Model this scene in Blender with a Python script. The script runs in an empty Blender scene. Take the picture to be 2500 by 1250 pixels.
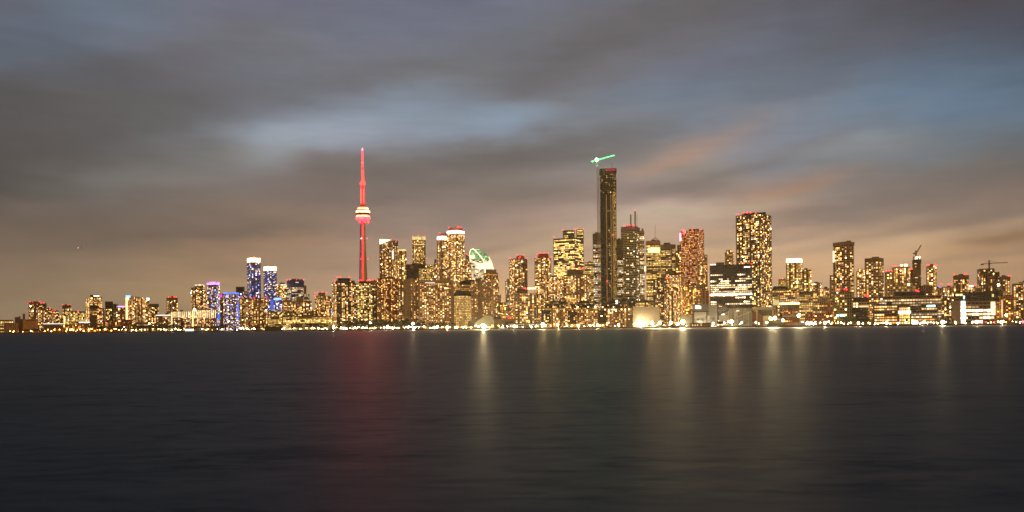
WATER_ROUGH, WATER_SPEC, WATER_BUMP = .50, .075, .13
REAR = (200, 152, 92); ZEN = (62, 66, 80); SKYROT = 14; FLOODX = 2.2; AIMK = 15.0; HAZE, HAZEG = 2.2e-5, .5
import bpy, math, random
import numpy as np
from mathutils import Vector, Matrix, noise as mnoise
random.seed(7)
sc = bpy.context.scene
COL = sc.collection
R = random.Random(11)

# ------------------------------------------------------------------ camera model
F = 2000.0; CX = 1250.0; HZ = 798.5; ROLL = 0.0098; CAMH = 5.0; GZ = 2.5
cr, sr = math.cos(ROLL), math.sin(ROLL)
def uv_of(px, py):
    dx, dy = px - CX, HZ - py
    return (dx*cr + dy*sr)/F, (-dx*sr + dy*cr)/F
def P(px, py, Y):
    u, v = uv_of(px, py)
    return Vector((u*Y, Y, CAMH + v*Y))
SH = [(-400,2750),(0,2620),(400,2450),(800,2150),(1000,2000),(1250,1850),(1500,1700),(1720,1600),(2000,1500),(2300,1450),(2900,1400)]
def yshore(px):
    for (a, ya), (b, yb) in zip(SH, SH[1:]):
        if px <= b: return ya + (yb-ya)*(px-a)/(b-a)
    return SH[-1][1]
def base_y(px):      # photo row of the quay line at this column
    return 814.5 - (px/2500.0)*21.5

# ------------------------------------------------------------------ materials
def lin(c):
    c = c/255.0
    return c/12.92 if c <= 0.04045 else ((c+0.055)/1.055)**2.4
def L3(r, g, b): return (lin(r), lin(g), lin(b), 1)
class N:
    def __init__(s, mat, clear=True):
        s.t = mat.node_tree; s.n = s.t.nodes; s.l = s.t.links
        if clear: s.n.clear()
    def __call__(s, typ, **kw):
        nd = s.n.new(typ)
        for k, v in kw.items(): setattr(nd, k, v)
        return nd
    def link(s, a, b): s.l.new(a, b)
    def math(s, op, a, b=None, c=None):
        nd = s.n.new('ShaderNodeMath'); nd.operation = op
        for i, x in enumerate((a, b, c)):
            if x is None: continue
            if isinstance(x, (int, float)): nd.inputs[i].default_value = x
            else: s.l.new(x, nd.inputs[i])
        return nd.outputs[0]
    def mix(s, fac, a, b, bt='MIX'):
        nd = s.n.new('ShaderNodeMix'); nd.data_type = 'RGBA'; nd.blend_type = bt
        for i, x in ((0, fac), (6, a), (7, b)):
            if isinstance(x, (int, float)): nd.inputs[i].default_value = x
            elif isinstance(x, (tuple, list)): nd.inputs[i].default_value = x if len(x) == 4 else (*x, 1)
            else: s.l.new(x, nd.inputs[i])
        return nd.outputs[2]
MC = {}
def newmat(name):
    m = bpy.data.materials.new(name); m.use_nodes = True
    return m, N(m)
def plain(name, col, rough=0.8, var=0.25, scale=0.15, metal=0.0):
    k = ('p', name)
    if k in MC: return MC[k]
    m, n = newmat(name)
    out = n('ShaderNodeOutputMaterial'); b = n('ShaderNodeBsdfPrincipled'); n.link(b.outputs[0], out.inputs[0])
    tc = n('ShaderNodeTexCoord'); ns = n('ShaderNodeTexNoise'); ns.inputs['Scale'].default_value = scale; ns.inputs['Detail'].default_value = 5
    n.link(tc.outputs['Object'], ns.inputs['Vector'])
    lo = tuple(c*(1-var) for c in col); hi = tuple(min(1, c*(1+var)) for c in col)
    n.link(n.mix(ns.outputs['Fac'], lo, hi), b.inputs['Base Color'])
    b.inputs['Roughness'].default_value = rough; b.inputs['Metallic'].default_value = metal
    MC[k] = m; return m
def emat(col, st, sample=True):
    k = ('e', tuple(round(c, 3) for c in col), round(st, 2), sample)
    if k in MC: return MC[k]
    m, n = newmat('lamp_wash_glow')  # serves real lamps and parts with their wash light painted in
    out = n('ShaderNodeOutputMaterial'); e = n('ShaderNodeEmission')
    e.inputs[0].default_value = (*col, 1); e.inputs[1].default_value = st
    n.link(e.outputs[0], out.inputs[0])
    if not sample: m.cycles.emission_sampling = 'NONE'
    MC[k] = m; return m
def crown_mat(col, st):
    """lit glazed crown: bright bays between darker frames, uneven from bay to bay"""
    k = ('c', tuple(col), st)
    if k in MC: return MC[k]
    m, n = newmat('lit_crown_glass')
    out = n('ShaderNodeOutputMaterial'); e = n('ShaderNodeEmission')
    uv = n('ShaderNodeUVMap'); sp = n('ShaderNodeSeparateXYZ'); n.link(uv.outputs[0], sp.inputs[0])
    fu = n.math('FRACT', n.math('DIVIDE', sp.outputs[0], 2.9))
    mu = n.math('GREATER_THAN', fu, 0.22)
    cb = n('ShaderNodeCombineXYZ'); n.link(n.math('FLOOR', n.math('DIVIDE', sp.outputs[0], 8.7)), cb.inputs[0]); n.link(n.math('FLOOR', n.math('DIVIDE', sp.outputs[1], 4.0)), cb.inputs[1])
    wn = n('ShaderNodeTexWhiteNoise'); wn.noise_dimensions = '2D'; n.link(cb.outputs[0], wn.inputs['Vector'])
    s = n.math('MULTIPLY', n.math('MULTIPLY_ADD', mu, 0.75, 0.25), n.math('MULTIPLY_ADD', wn.outputs[0], 0.9, 0.45))
    n.link(n.math('MULTIPLY', s, st), e.inputs[1]); e.inputs[0].default_value = (*col, 1)
    n.link(e.outputs[0], out.inputs[0]); m.cycles.emission_sampling = 'NONE'
    MC[k] = m; return m
def facade(wall, glass, fp, cp, sf, mf, rough=0.15):
    k = ('f', wall, glass, round(fp, 2), round(cp, 2), sf, mf)
    if k in MC: return MC[k]
    m, n = newmat('facade')
    out = n('ShaderNodeOutputMaterial'); b = n('ShaderNodeBsdfPrincipled'); n.link(b.outputs[0], out.inputs[0])
    uv = n('ShaderNodeUVMap'); sp = n('ShaderNodeSeparateXYZ'); n.link(uv.outputs[0], sp.inputs[0])
    cu = n.math('DIVIDE', sp.outputs[0], cp); cv = n.math('DIVIDE', sp.outputs[1], fp)
    ms = n.math('LESS_THAN', n.math('FRACT', cv), sf); mm = n.math('LESS_THAN', n.math('FRACT', cu), mf)
    mask = n.math('MAXIMUM', ms, mm)
    cb = n('ShaderNodeCombineXYZ'); n.link(n.math('FLOOR', cu), cb.inputs[0]); n.link(n.math('FLOOR', cv), cb.inputs[1])
    wn = n('ShaderNodeTexWhiteNoise'); wn.noise_dimensions = '2D'; n.link(cb.outputs[0], wn.inputs['Vector'])
    g2 = tuple(min(1, c*3.2+0.006) for c in glass)
    gl = n.mix(n.math('POWER', wn.outputs[0], 2.5), glass, g2)
    tc = n('ShaderNodeTexCoord'); ns = n('ShaderNodeTexNoise'); ns.inputs['Scale'].default_value = 0.07; ns.inputs['Detail'].default_value = 6
    n.link(tc.outputs['Object'], ns.inputs['Vector'])
    wl = n.mix(ns.outputs['Fac'], tuple(c*0.65 for c in wall), tuple(min(1, c*1.35) for c in wall))
    n.link(n.mix(mask, gl, wl), b.inputs['Base Color'])
    n.link(n.math('MULTIPLY_ADD', mask, 0.75-rough, rough), b.inputs['Roughness'])
    MC[k] = m; return m
def window_mat():
    if 'win' in MC: return MC['win']
    m, n = newmat('lit_window')
    out = n('ShaderNodeOutputMaterial'); e = n('ShaderNodeEmission'); a = n('ShaderNodeAttribute'); a.attribute_name = 'glow'
    n.link(a.outputs['Color'], e.inputs[0]); n.link(e.outputs[0], out.inputs[0])
    m.cycles.emission_sampling = 'NONE'
    MC['win'] = m; return m

# ------------------------------------------------------------------ mesh helper
class MB:
    def __init__(s): s.v = []; s.f = []; s.uv = []; s.m = []; s.g = []
    def face(s, pts, uvs=None, mi=0, glow=None):
        i = len(s.v); s.v.extend(tuple(p) for p in pts); s.f.append(tuple(range(i, i+len(pts))))
        s.uv.extend(uvs if uvs else [(p[0], p[2]) for p in pts]); s.m.append(mi)
        if glow is not None: s.g.extend([glow]*len(pts))
    def prism(s, poly, z0, z1, zt=None, uoff=None, mi=0, cap=True, mic=None):
        n = len(poly)
        for i in range(n):
            a, b = poly[i], poly[(i+1) % n]; l = math.hypot(b[0]-a[0], b[1]-a[1])
            za = zt[i] if zt else z1; zb = zt[(i+1) % n] if zt else z1
            o = uoff(l) if uoff else 0
            s.face([(a[0], a[1], z0), (b[0], b[1], z0), (b[0], b[1], zb), (a[0], a[1], za)],
                   [(-o, z0-GZ), (l-o, z0-GZ), (l-o, zb-GZ), (-o, za-GZ)], mi)
        if cap:
            s.face([(p[0], p[1], zt[i] if zt else z1) for i, p in enumerate(poly)], None, mi if mic is None else mic)
            s.face([(p[0], p[1], z0) for p in reversed(poly)], None, mi if mic is None else mic)
    def bar(s, a, b, w, h=None, mi=0):
        a, b = Vector(a), Vector(b); h = h or w; d = (b-a).normalized()
        up = Vector((0, 0, 1)) if abs(d.z) < 0.95 else Vector((0, 1, 0))
        x = d.cross(up).normalized()*(w/2); y = x.cross(d).normalized()*(h/2)
        c = [a-x-y, a+x-y, a+x+y, a-x+y, b-x-y, b+x-y, b+x+y, b-x+y]
        for q in ((3,2,1,0), (4,5,6,7), (0,1,5,4), (1,2,6,5), (2,3,7,6), (3,0,4,7)): s.face([c[i] for i in q], None, mi)
    def box(s, c, sx, sy, sz, ang=0, mi=0, glow=None):
        ca, sa = math.cos(ang), math.sin(ang); pts = []
        for dx, dy, dz in ((-1,-1,-1),(1,-1,-1),(1,1,-1),(-1,1,-1),(-1,-1,1),(1,-1,1),(1,1,1),(-1,1,1)):
            x, y = dx*sx/2, dy*sy/2
            pts.append((c[0]+x*ca-y*sa, c[1]+x*sa+y*ca, c[2]+dz*sz/2))
        for q in ((3,2,1,0), (4,5,6,7), (0,1,5,4), (1,2,6,5), (2,3,7,6), (3,0,4,7)): s.face([pts[i] for i in q], None, mi, glow)
    def lathe(s, c, prof, seg=24, mi=0):
        for (r0, z0), (r1, z1) in zip(prof, prof[1:]):
            for k in range(seg):
                a, b = 2*math.pi*k/seg, 2*math.pi*(k+1)/seg
                q = [(c[0]+r0*math.cos(a), c[1]+r0*math.sin(a), z0), (c[0]+r0*math.cos(b), c[1]+r0*math.sin(b), z0),
                     (c[0]+r1*math.cos(b), c[1]+r1*math.sin(b), z1), (c[0]+r1*math.cos(a), c[1]+r1*math.sin(a), z1)]
                s.face(q, [(r0*a, z0), (r0*b, z0), (r1*b, z1), (r1*a, z1)], mi)
        for (r, z), fl in ((prof[0], True), (prof[-1], False)):
            if r > 0.01:
                q = [(c[0]+r*math.cos(2*math.pi*k/seg), c[1]+r*math.sin(2*math.pi*k/seg), z) for k in range(seg)]
                s.face(q[::-1] if fl else q, None, mi)
    def ball(s, c, r, seg=8, rings=6, mi=0):
        pr = [(max(0.001, r*math.sin(math.pi*i/rings)), c[2]-r*math.cos(math.pi*i/rings)) for i in range(rings+1)]
        s.lathe(c, pr, seg, mi)
    def mesh(s, name, mats):
        me = bpy.data.meshes.new(name); me.from_pydata(s.v, [], s.f)
        uvl = me.uv_layers.new(name='UVMap'); uvl.data.foreach_set('uv', np.array(s.uv, dtype=np.float32).ravel())
        if s.g and len(s.g) == len(s.v):
            at = me.color_attributes.new('glow', 'FLOAT_COLOR', 'POINT')
            at.data.foreach_set('color', np.array([(*g, 1) for g in s.g], dtype=np.float32).ravel())
        for m in (mats if isinstance(mats, (list, tuple)) else [mats]): me.materials.append(m)
        me.polygons.foreach_set('material_index', s.m)
        me.update(); return me
    def build(s, name, mats, parent=None, loc=None):
        """verts are in world space; shift them to the parent's / own origin"""
        o0 = Vector(loc) if loc is not None else (Vector(parent.location) if parent else Vector((0, 0, 0)))
        a = np.array(s.v, dtype=np.float64) - np.array(o0); s.v = [tuple(r) for r in a]
        ob = bpy.data.objects.new(name, s.mesh(name, mats)); COL.objects.link(ob)
        if parent: ob.parent = parent
        else: ob.location = o0
        return ob
def sub(o, parent_root):     # place helper: parts of parts
    return o
def tag(o, label=None, cat=None, group=None, kind=None):
    if label: o['label'] = label
    if cat: o['category'] = cat
    if group: o['group'] = group
    if kind: o['kind'] = kind
    return o
def empty(name, loc, label=None, cat=None, group=None):
    o = bpy.data.objects.new(name, None); o.empty_display_size = 5; COL.objects.link(o); o.location = loc
    return tag(o, label, cat, group)
def child(mb, name, mat, root):  # part whose verts are world coords
    return mb.build(name, mat, root)
def link(o, parent=None):
    COL.objects.link(o)
    if parent: o.parent = parent
    return o

# ------------------------------------------------------------------ palettes
PAL = {
 'warm': [(1,.46,.11),(1,.52,.16),(1,.60,.23),(1,.38,.07),(1,.49,.14),(1,.55,.20),(1,.74,.44)],
 'gold': [(1,.48,.09),(1,.43,.07),(1,.54,.14)],
 'yel':  [(1,.54,.14),(1,.59,.18),(.95,.55,.12),(1,.64,.27),(.90,.58,.14)],
 'white':[(1,.66,.31),(1,.73,.42),(1,.60,.24),(1,.82,.58)],
 'cool': [(1,.74,.44),(.55,.62,1),(.36,.46,1),(1,.64,.30),(.80,.66,1),(1,.62,.26)],
 'orange':[(1,.42,.07),(1,.36,.05),(1,.50,.13)],
 'red':  [(1,.50,.12),(1,.42,.09),(1,.58,.18)],
}
LEV = [0.4, 0.9, 1.8, 3.4, 6.0, 11.0]
WINMESH = {}
def win_mesh(pal, ci, lv):
    k = (pal, ci, lv)
    if k not in WINMESH:
        b = MB(); c = PAL[pal][ci]; b.box((0, 0, 0), 1, 1, 1, 0, 0, tuple(x*LEV[lv] for x in c))
        WINMESH[k] = b.mesh('window', window_mat())
    return WINMESH[k]
WALLC = {
 'crimson': (.55,.085,.03),
 'dark': (.11,.085,.06), 'black': (.016,.014,.013), 'brown': (.21,.135,.07), 'tan': (.36,.25,.14), 'conc': (.40,.29,.17),
 'pale': (.50,.41,.29), 'redb': (.30,.075,.028), 'blue': (.08,.09,.30), 'grey': (.22,.19,.16), 'orange': (.46,.22,.07), 'violet': (.28,.20,.36), 'olive': (.28,.23,.12),
 'steel': (.14,.14,.14), 'green': (.10,.14,.08),
}
GLASS = {'d': (.008,.008,.010), 'b': (.010,.014,.050), 'n': (.016,.014,.012)}

# ------------------------------------------------------------------ footprints
def axis_of(k):
    a = math.atan(k); return (math.cos(a), -math.sin(a)), (math.sin(a), math.cos(a))
def onray(C, d, k):
    t = (k*C[1]-C[0])/(d[0]-k*d[1]); return (C[0]+t*d[0], C[1]+t*d[1])
def footprint(x0, x1, Y, ym, xe=None, depth=None):
    k0, k1 = uv_of(x0, ym)[0], uv_of(x1, ym)[0]
    if xe is None:
        kc = (k0+k1)/2; d, n = axis_of(kc); C = (kc*Y, Y)
        A, B = onray(C, d, k0), onray(C, d, k1)
        w = math.hypot(B[0]-A[0], B[1]-A[1]); dp = depth or max(10, min(w, 34))
        return [A, B, (B[0]+n[0]*dp, B[1]+n[1]*dp), (A[0]+n[0]*dp, A[1]+n[1]*dp)]
    ke = uv_of(xe, ym)[0]; d, n = axis_of(ke); E = (ke*Y, Y)
    th = math.atan2(k1-ke, ke-k0); th = max(math.radians(14), min(math.radians(76), th))
    dl = (-math.cos(th)*d[0]+math.sin(th)*n[0], -math.cos(th)*d[1]+math.sin(th)*n[1])
    dr = (math.sin(th)*d[0]+math.cos(th)*n[0], math.sin(th)*d[1]+math.cos(th)*n[1])
    A, B = onray(E, dl, k0), onray(E, dr, k1)
    return [A, E, B, (A[0]+B[0]-E[0], A[1]+B[1]-E[1])]
def round_print(x0, x1, Y, ym, seg=20):
    k0, k1 = uv_of(x0, ym)[0], uv_of(x1, ym)[0]
    a0, a1 = math.atan(k0), math.atan(k1); am = (a0+a1)/2; D = Y/math.cos(am); r = D*math.sin((a1-a0)/2)
    c = (math.sin(am)*(D+r), math.cos(am)*(D+r))
    return [(c[0]+r*math.cos(2*math.pi*i/seg), c[1]+r*math.sin(2*math.pi*i/seg)) for i in range(seg)]
def chamfer(poly, c):
    out = []; n = len(poly)
    for i in range(n):
        p, a, b = poly[i], poly[i-1], poly[(i+1) % n]
        for q in (a, b):
            l = math.hypot(q[0]-p[0], q[1]-p[1]); t = min(c, l*0.45)/l
            out.append((p[0]+(q[0]-p[0])*t, p[1]+(q[1]-p[1])*t))
    return out
def fit(poly, x0, x1, ym):
    k0, k1 = uv_of(x0, ym)[0], uv_of(x1, ym)[0]; d, n = axis_of((k0+k1)/2)
    for _ in range(4):
        ks = [p[0]/p[1] for p in poly]; a, b = min(ks), max(ks); ia, ib = ks.index(a), ks.index(b)
        cx, cy = cen(poly); f = (k1-k0)/(b-a); s = ((k0+k1)/2-(a+b)/2)*cy
        out = []
        for p in poly:
            l = (p[0]-cx)*d[0]+(p[1]-cy)*d[1]; q = l*(f-1)+s; out.append((p[0]+d[0]*q, p[1]+d[1]*q))
        poly = out
    return poly
def scaled(poly, s):
    cx = sum(p[0] for p in poly)/len(poly); cy = sum(p[1] for p in poly)/len(poly)
    return [(cx+(p[0]-cx)*s, cy+(p[1]-cy)*s) for p in poly]
def grown(poly, d):
    cx = sum(p[0] for p in poly)/len(poly); cy = sum(p[1] for p in poly)/len(poly)
    r = sum(math.hypot(p[0]-cx, p[1]-cy) for p in poly)/len(poly)
    return scaled(poly, 1+d*1.3/r)
def hitY(poly, k, default):
    best = None; n = len(poly)
    for i in range(n):
        a, b = poly[i], poly[(i+1) % n]; d = (b[0]-a[0], b[1]-a[1]); den = d[0]-k*d[1]
        if abs(den) < 1e-9: continue
        t = (k*a[1]-a[0])/den
        if -0.001 <= t <= 1.001:
            y = a[1]+t*d[1]
            if best is None or y < best: best = y
    return best if best is not None else default
def cen(poly): return sum(p[0] for p in poly)/len(poly), sum(p[1] for p in poly)/len(poly)

# ------------------------------------------------------------------ windows on a prism
def add_windows(root, poly, z0, z1, zt, fp, cp, sf, mf, p, pal, wn, office, hero, rnd, name='window', skip=(), spread=0.75, proud=0.16, reg=False):
    items = []; n = len(poly); nf = int((z1-z0)/fp)
    for i in range(n):
        a, b = poly[i], poly[(i+1) % n]; l = math.hypot(b[0]-a[0], b[1]-a[1])
        if l < cp*0.9 or i in skip: continue
        nx, ny = (b[1]-a[1])/l, -(b[0]-a[0])/l
        mx, my = (a[0]+b[0])/2, (a[1]+b[1])/2; r = math.hypot(mx, my)
        if -(nx*mx+ny*my)/r < -0.35: continue
        ncol = int(l/cp); off = (l-ncol*cp)/2; ang = math.atan2(b[1]-a[1], b[0]-a[0])
        colp = [rnd.choice([.2, .6, .9, 1.0, 1.15, 1.3]) for _ in range(ncol)]; flp = [rnd.uniform(.6, 1.25) for _ in range(nf+1)]
        if reg: colp = [1.0]*ncol; flp = [.9]*(nf+1)
        for f in range(nf):
            zc = z0+f*fp+fp*(sf+1)/2
            if zc+fp*0.4 > z1: continue
            if office:
                lvl = rnd.choice([.97, .93, .9, .75, .45, .2]) if rnd.random() < p*1.15 else rnd.choice([.06, .2])
                fb = rnd.lognormvariate(0, .35); fc = rnd.randrange(len(PAL[pal])); run = 0; on = False
            for c in range(ncol):
                u = off+(c+mf+(1-mf)/2)*cp
                if zt:
                    zz = zt[i]+(zt[(i+1) % n]-zt[i])*u/l
                    if zc+fp*0.5 > zz: continue
                if office:
                    if run <= 0: on = rnd.random() < lvl; run = rnd.randint(1, 5)
                    run -= 1
                    if not on: continue
                    br = fb*rnd.lognormvariate(-.95, .55); ci = fc if rnd.random() < .7 else rnd.randrange(len(PAL[pal]))
                else:
                    if rnd.random() > p*1.24*colp[c]*flp[f]: continue
                    br = rnd.lognormvariate(-.62 if not reg else -.7, spread*1.3); ci = rnd.randrange(len(PAL[pal]))
                items.append((a[0]+(b[0]-a[0])*u/l+nx*proud*.5, a[1]+(b[1]-a[1])*u/l+ny*proud*.5, zc, ang, ci, br*wn))
    if not items: return
    w = cp*(1-mf)*.94; h = fp*(1-sf)*.86; t = proud
    rest = items; rx, ry, rz = root.location
    if hero:
        near = sorted(items, key=lambda q: q[0]*q[0]+q[1]*q[1]+R.random()*1e-3)
        rnd.shuffle(items)
        pick = items[:100]; rest = items[100:]
        for (x, y, z, ang, ci, br) in pick:
            lv = min(range(6), key=lambda q: abs(math.log(LEV[q]/br)))
            o = bpy.data.objects.new(name, win_mesh(pal, ci, lv)); COL.objects.link(o); o.parent = root
            o.location = (x-rx, y-ry, z-rz); o.rotation_euler = (0, 0, ang); o.scale = (w, t, h)
    if rest:
        b = MB()
        for (x, y, z, ang, ci, br) in rest:
            c = PAL[pal][ci]; b.box((x, y, z), w, t, h, ang, 0, tuple(q*br for q in c))
        o = b.build(name, window_mat(), root)
        if len(items) > 100 or not hero: o['kind'] = 'stuff'

DARKROOF = lambda: plain('roof_membrane', (.035,.032,.030), .9)
A = 'apartment block'; O = 'office block'; T = 'tower'
EMC = {'red': (1,.02,.03), 'white': (1,.90,.78), 'warm': (1,.72,.34), 'blue': (.09,.20,1), 'sky': (.25,.5,1), 'purple': (.62,.28,1), 'magenta': (.9,.06,.75), 'yellow': (1,.80,.30), 'green': (.08,1,.22), 'orange': (1,.38,.06), 'pink': (1,.16,.30), 'teal': (.5,1,.85)}
BEACON = None
def beacon_mesh():
    global BEACON
    if BEACON is None:
        b = MB(); b.ball((0, 0, 0), 1.35, 8, 6, 0); b.bar((0, 0, -5), (0, 0, -.8), .35, None, 1)
        BEACON = b.mesh('beacon', [emat(EMC['red'], 7.0), plain('dark_metal', (.03,.03,.03), .6)])
    return BEACON
def building(name, cat, label, x0, x1, yt, dY, **o):
    g = o.get
    xm = (x0+x1)/2; Y = yshore(xm)+dY; yb = base_y(xm); ym = (yt+yb)/2
    rnd = random.Random(int(x0*131+yt*17+x1))
    if g('cyl'): poly = round_print(x0, x1, Y, ym)
    else:
        poly = footprint(x0, x1, Y, ym, g('xe'), g('depth'))
        if g('cham'): poly = fit(chamfer(poly, g('cham')), x0, x1, ym)
    z1 = P(xm, yt, cen(poly)[1] if g('cyl') else Y).z
    zz = lambda y, x=xm: P(x, y, Y).z
    cx, cy = cen(poly)
    root = empty(name, (cx, cy, GZ), label, cat, g('group'))
    zt = None; ztop = z1
    if g('slant'):
        yl, yr = g('slant'); zt = []
        for p in poly:
            t = ((p[0]/p[1])-uv_of(x0, ym)[0])/(uv_of(x1, ym)[0]-uv_of(x0, ym)[0]); t = max(0, min(1, t))
            zt.append(zz(yl+(yr-yl)*t))
        ztop = max(zt)
    zc = ztop
    if g('crown'): zc = zz(g('crown')[0])
    if g('cap'): zc = min(zc, zz(g('cap')[0]))
    fp, cp, sf, mf = g('fp', 3.1)*1.06, g('cp', 3.4)*1.2, g('sf', .36)+.04, g('mf', .26)+.08
    zw0 = zz(g('wb')) if g('wb') else GZ
    fm = facade(WALLC[g('wall', 'brown')], GLASS[g('glass', 'd')], fp, cp, sf, mf)
    b = MB(); b.prism(poly, GZ, zc if not zt else zc, zt, (lambda l: (l-int(l/cp)*cp)/2), 0, True, 1)
    if g('slab'):
        d = g('slab'); pg = grown(poly, d); k = 1
        while GZ+k*fp < zc-1:
            z = GZ+k*fp; b.prism(pg, z-.22+fp*sf*.2, z+fp*sf*.75, None, None, 2); k += 1
    wall_m = [fm, DARKROOF(), plain('slab_'+g('slabc', g('wall', 'brown')), tuple(min(.6, c*1.5) for c in WALLC[g('slabc', g('wall', 'brown'))]), .8)]
    child(b, 'wall', wall_m, root)
    if g('led'):
        key, st, ev = g('led'); pg = grown(poly, g('slab', 0)+.15); k = 2; b = MB()
        while GZ+k*fp < zc-1: b.prism(pg, GZ+k*fp+.55, GZ+k*fp+1.25); k += ev
        child(b, 'glow_strip', emat(EMC[key], st, False), root)  # coloured floodlight on the facade painted in as added glowing floor rings
    if g('pil'):           # solid vertical piers (x positions, width px)
        for (px, wpx) in g('pil'):
            k = uv_of(px, ym)[0]; hy = hitY(poly, k, Y); a = math.atan(k); b = MB()
            b.box((k*hy, hy, (GZ+zc)/2+.6), wpx*hy/F, 1.6, zc-GZ+1.2, -a)
            child(b, 'pier', plain('pier_'+g('pilc', 'tan'), WALLC[g('pilc', 'tan')], .85), root)
    add_windows(root, poly, GZ+.01 if not g('wb') else zw0, zc if not g('wt') else zz(g('wt')), zt, fp, cp, sf, mf, g('p', .45), g('pal', 'warm'), g('wn', 1.0)*WB, g('office'), g('hero'), rnd, skip=g('skip', ()), spread=g('spread', .75), reg=g('reg'))
    if g('cap'):
        b = MB(); b.prism(grown(poly, g('capd', .25)), zc, zz(g('cap')[1]) if len(g('cap')) > 1 and g('cap')[1] else ztop, None, None, 0)
        child(b, 'parapet', plain('cap_'+g('capc', 'dark'), WALLC[g('capc', 'dark')], .7), root)
    if g('crown'):
        ybot, key, st = g('crown')[:3]; b = MB(); b.prism(scaled(poly, 1.0), zc+.003, ztop, zt, None, 0)
        child(b, 'crown', crown_mat(EMC[key], st), root)
    mech = list(g('mech', ()))
    if not mech and not g('crown') and not g('cyl') and not zt and (x1-x0) > 14 and not g('tiers') and cat in (A, O, T):
        w_ = x1-x0; a_ = x0+w_*rnd.uniform(.15, .4); b_ = a_+w_*rnd.uniform(.25, .45); mech = [(a_, b_, yt-rnd.uniform(1.6, 3.4))]
        if rnd.random() < .6: mech.append((b_+w_*.03, min(x1-1, b_+w_*.18), yt-rnd.uniform(.8, 1.8)))
    for (a0, a1, ay) in mech:
        Yc = cy; pz = footprint(a0, a1, Yc-4, ay, None, 9); b = MB(); z0m = ztop if not zt else min(zt)
        b.prism(pz, z0m+.003, P((a0+a1)/2, ay, Yc-4).z, None, None, 0)
        child(b, 'penthouse', plain('mech_'+g('mechc', 'dark'), WALLC[g('mechc', 'dark')], .75), root)
    for tr in g('tiers', ()):
        a0, a1, ay, ab = tr[:4]; to = tr[4] if len(tr) > 4 else {}
        pz = footprint(a0, a1, Y+to.get('dy', 6), (ay+ab)/2, to.get('xe'), to.get('depth')); b = MB(); zlo = zz(ab); zhi = P((a0+a1)/2, ay, Y+to.get('dy', 6)).z
        tfp, tcp = to.get('fp', fp), to.get('cp', cp)
        tm = facade(WALLC[to.get('wall', g('wall', 'brown'))], GLASS[to.get('glass', g('glass', 'd'))], tfp, tcp, sf, mf)
        b.prism(pz, zlo, zhi, None, (lambda l: (l-int(l/tcp)*tcp)/2), 0, True, 1)
        child(b, 'upper_block', [tm, DARKROOF()], root)
        if to.get('p', g('p', .45)) > 0:
            add_windows(root, pz, zlo, zhi, None, tfp, tcp, sf, mf, to.get('p', g('p', .45)), to.get('pal', g('pal', 'warm')), to.get('wn', g('wn', 1.0))*WB, to.get('office', g('office')), False, rnd)
    for (sx0, sx1, sy0, sy1, key, st) in g('sign', ()):
        k = uv_of((sx0+sx1)/2, (sy0+sy1)/2)[0]; hy = hitY(poly, k, cy)-.8; a = math.atan(k); b = MB()
        q = P((sx0+sx1)/2, (sy0+sy1)/2, hy)
        b.box(q, (sx1-sx0)*hy/F, .5, (sy1-sy0)*hy/F, -a)
        child(b, 'light_panel' if (sy1-sy0) > 5 or (sx1-sx0) > 16 else 'lit_sign', emat(EMC[key], st), root)
    for (bx, by) in g('bea', ()):
        k = uv_of(bx, by)[0]; hy = hitY(poly, k, cy)+1.5
        ob = bpy.data.objects.new('beacon', beacon_mesh()); COL.objects.link(ob); ob.parent = root
        ob.location = P(bx, by, hy)-root.location
    return root, poly, Y
# ------------------------------------------------------------------ the skyline
WB = 2.9
B = building
T = 'tower'; A = 'apartment block'; O = 'office block'; LOW = 'low building'
# ---- west end
B('arena_hall', LOW, 'low pale hall with lit roof edge behind the grain silos', -6, 33, 781, 120, wall='olive', p=.8, pal='yel', office=1, fp=5, cp=5, depth=60)
B('apartment_tower', A, 'brown tower with five red roof beacons above the grain store', 70, 99, 737, 260, wall='brown', capc='brown', cap=(742,), p=.3, xe=88, bea=[(69.5,740),(74,737),(80,737),(97,737)], pal='warm')
B('apartment_tower', A, 'dark slab joined behind the red beaconed brown tower', 99, 114, 741, 300, wall='dark', p=.25, bea=[(100,740),(107,740)], cap=(744,))
B('apartment_tower', A, 'mid height brown block with one large red beacon on its roof', 106, 127, 753, 220, wall='brown', p=.4, mech=[(114,124,752)], bea=[(122.5,752),(112,757)])
B('apartment_tower', A, 'dark block with red roof lights right of the large beacon', 123, 144, 758.5, 240, wall='dark', p=.55, bea=[(129,758),(134,757.5)], cap=(761,))
B('apartment_block', A, 'pale ribbed apartment block beside the tan grain store', 91, 117, 758, 180, wall='tan', p=.42, mf=.4)
B('apartment_block', A, 'small distant block glimpsed in the gap west of the slim beaconed tower', 142, 153, 770, 420, wall='olive', p=.6)
B('apartment_tower', A, 'slim tower with three red beacons and a bright stair column', 152, 174, 745, 240, wall='dark', p=.5, xe=168, pal='yel', bea=[(152.5,744),(166,744),(171.5,744)], cap=(749,), sign=[(156,159,772,800,'yellow',2.2)])
B('apartment_block', A, 'low dense block stepped against the slim beaconed tower', 172, 209, 760, 280, wall='brown', p=.7, mech=[(176,186,759)], bea=[(190,759)], pal='yel')
B('shopping_hall', LOW, 'long low hall with a glowing white roof line', 106, 153, 789, 130, wall='grey', p=.5, office=1, fp=4, cp=4, sign=[(108,151,789.6,791.2,'white',1.5)], depth=40)
B('brick_warehouse', LOW, 'low brick warehouse lit orange by the quay lamps', 92, 152, 803, 60, wall='orange', p=.15, fp=4, depth=30)
B('brick_warehouse', LOW, 'low block with amber windows under the slim beaconed tower', 153, 205, 791, 90, wall='orange', p=.55, pal='orange', fp=3.6, depth=30)
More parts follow.
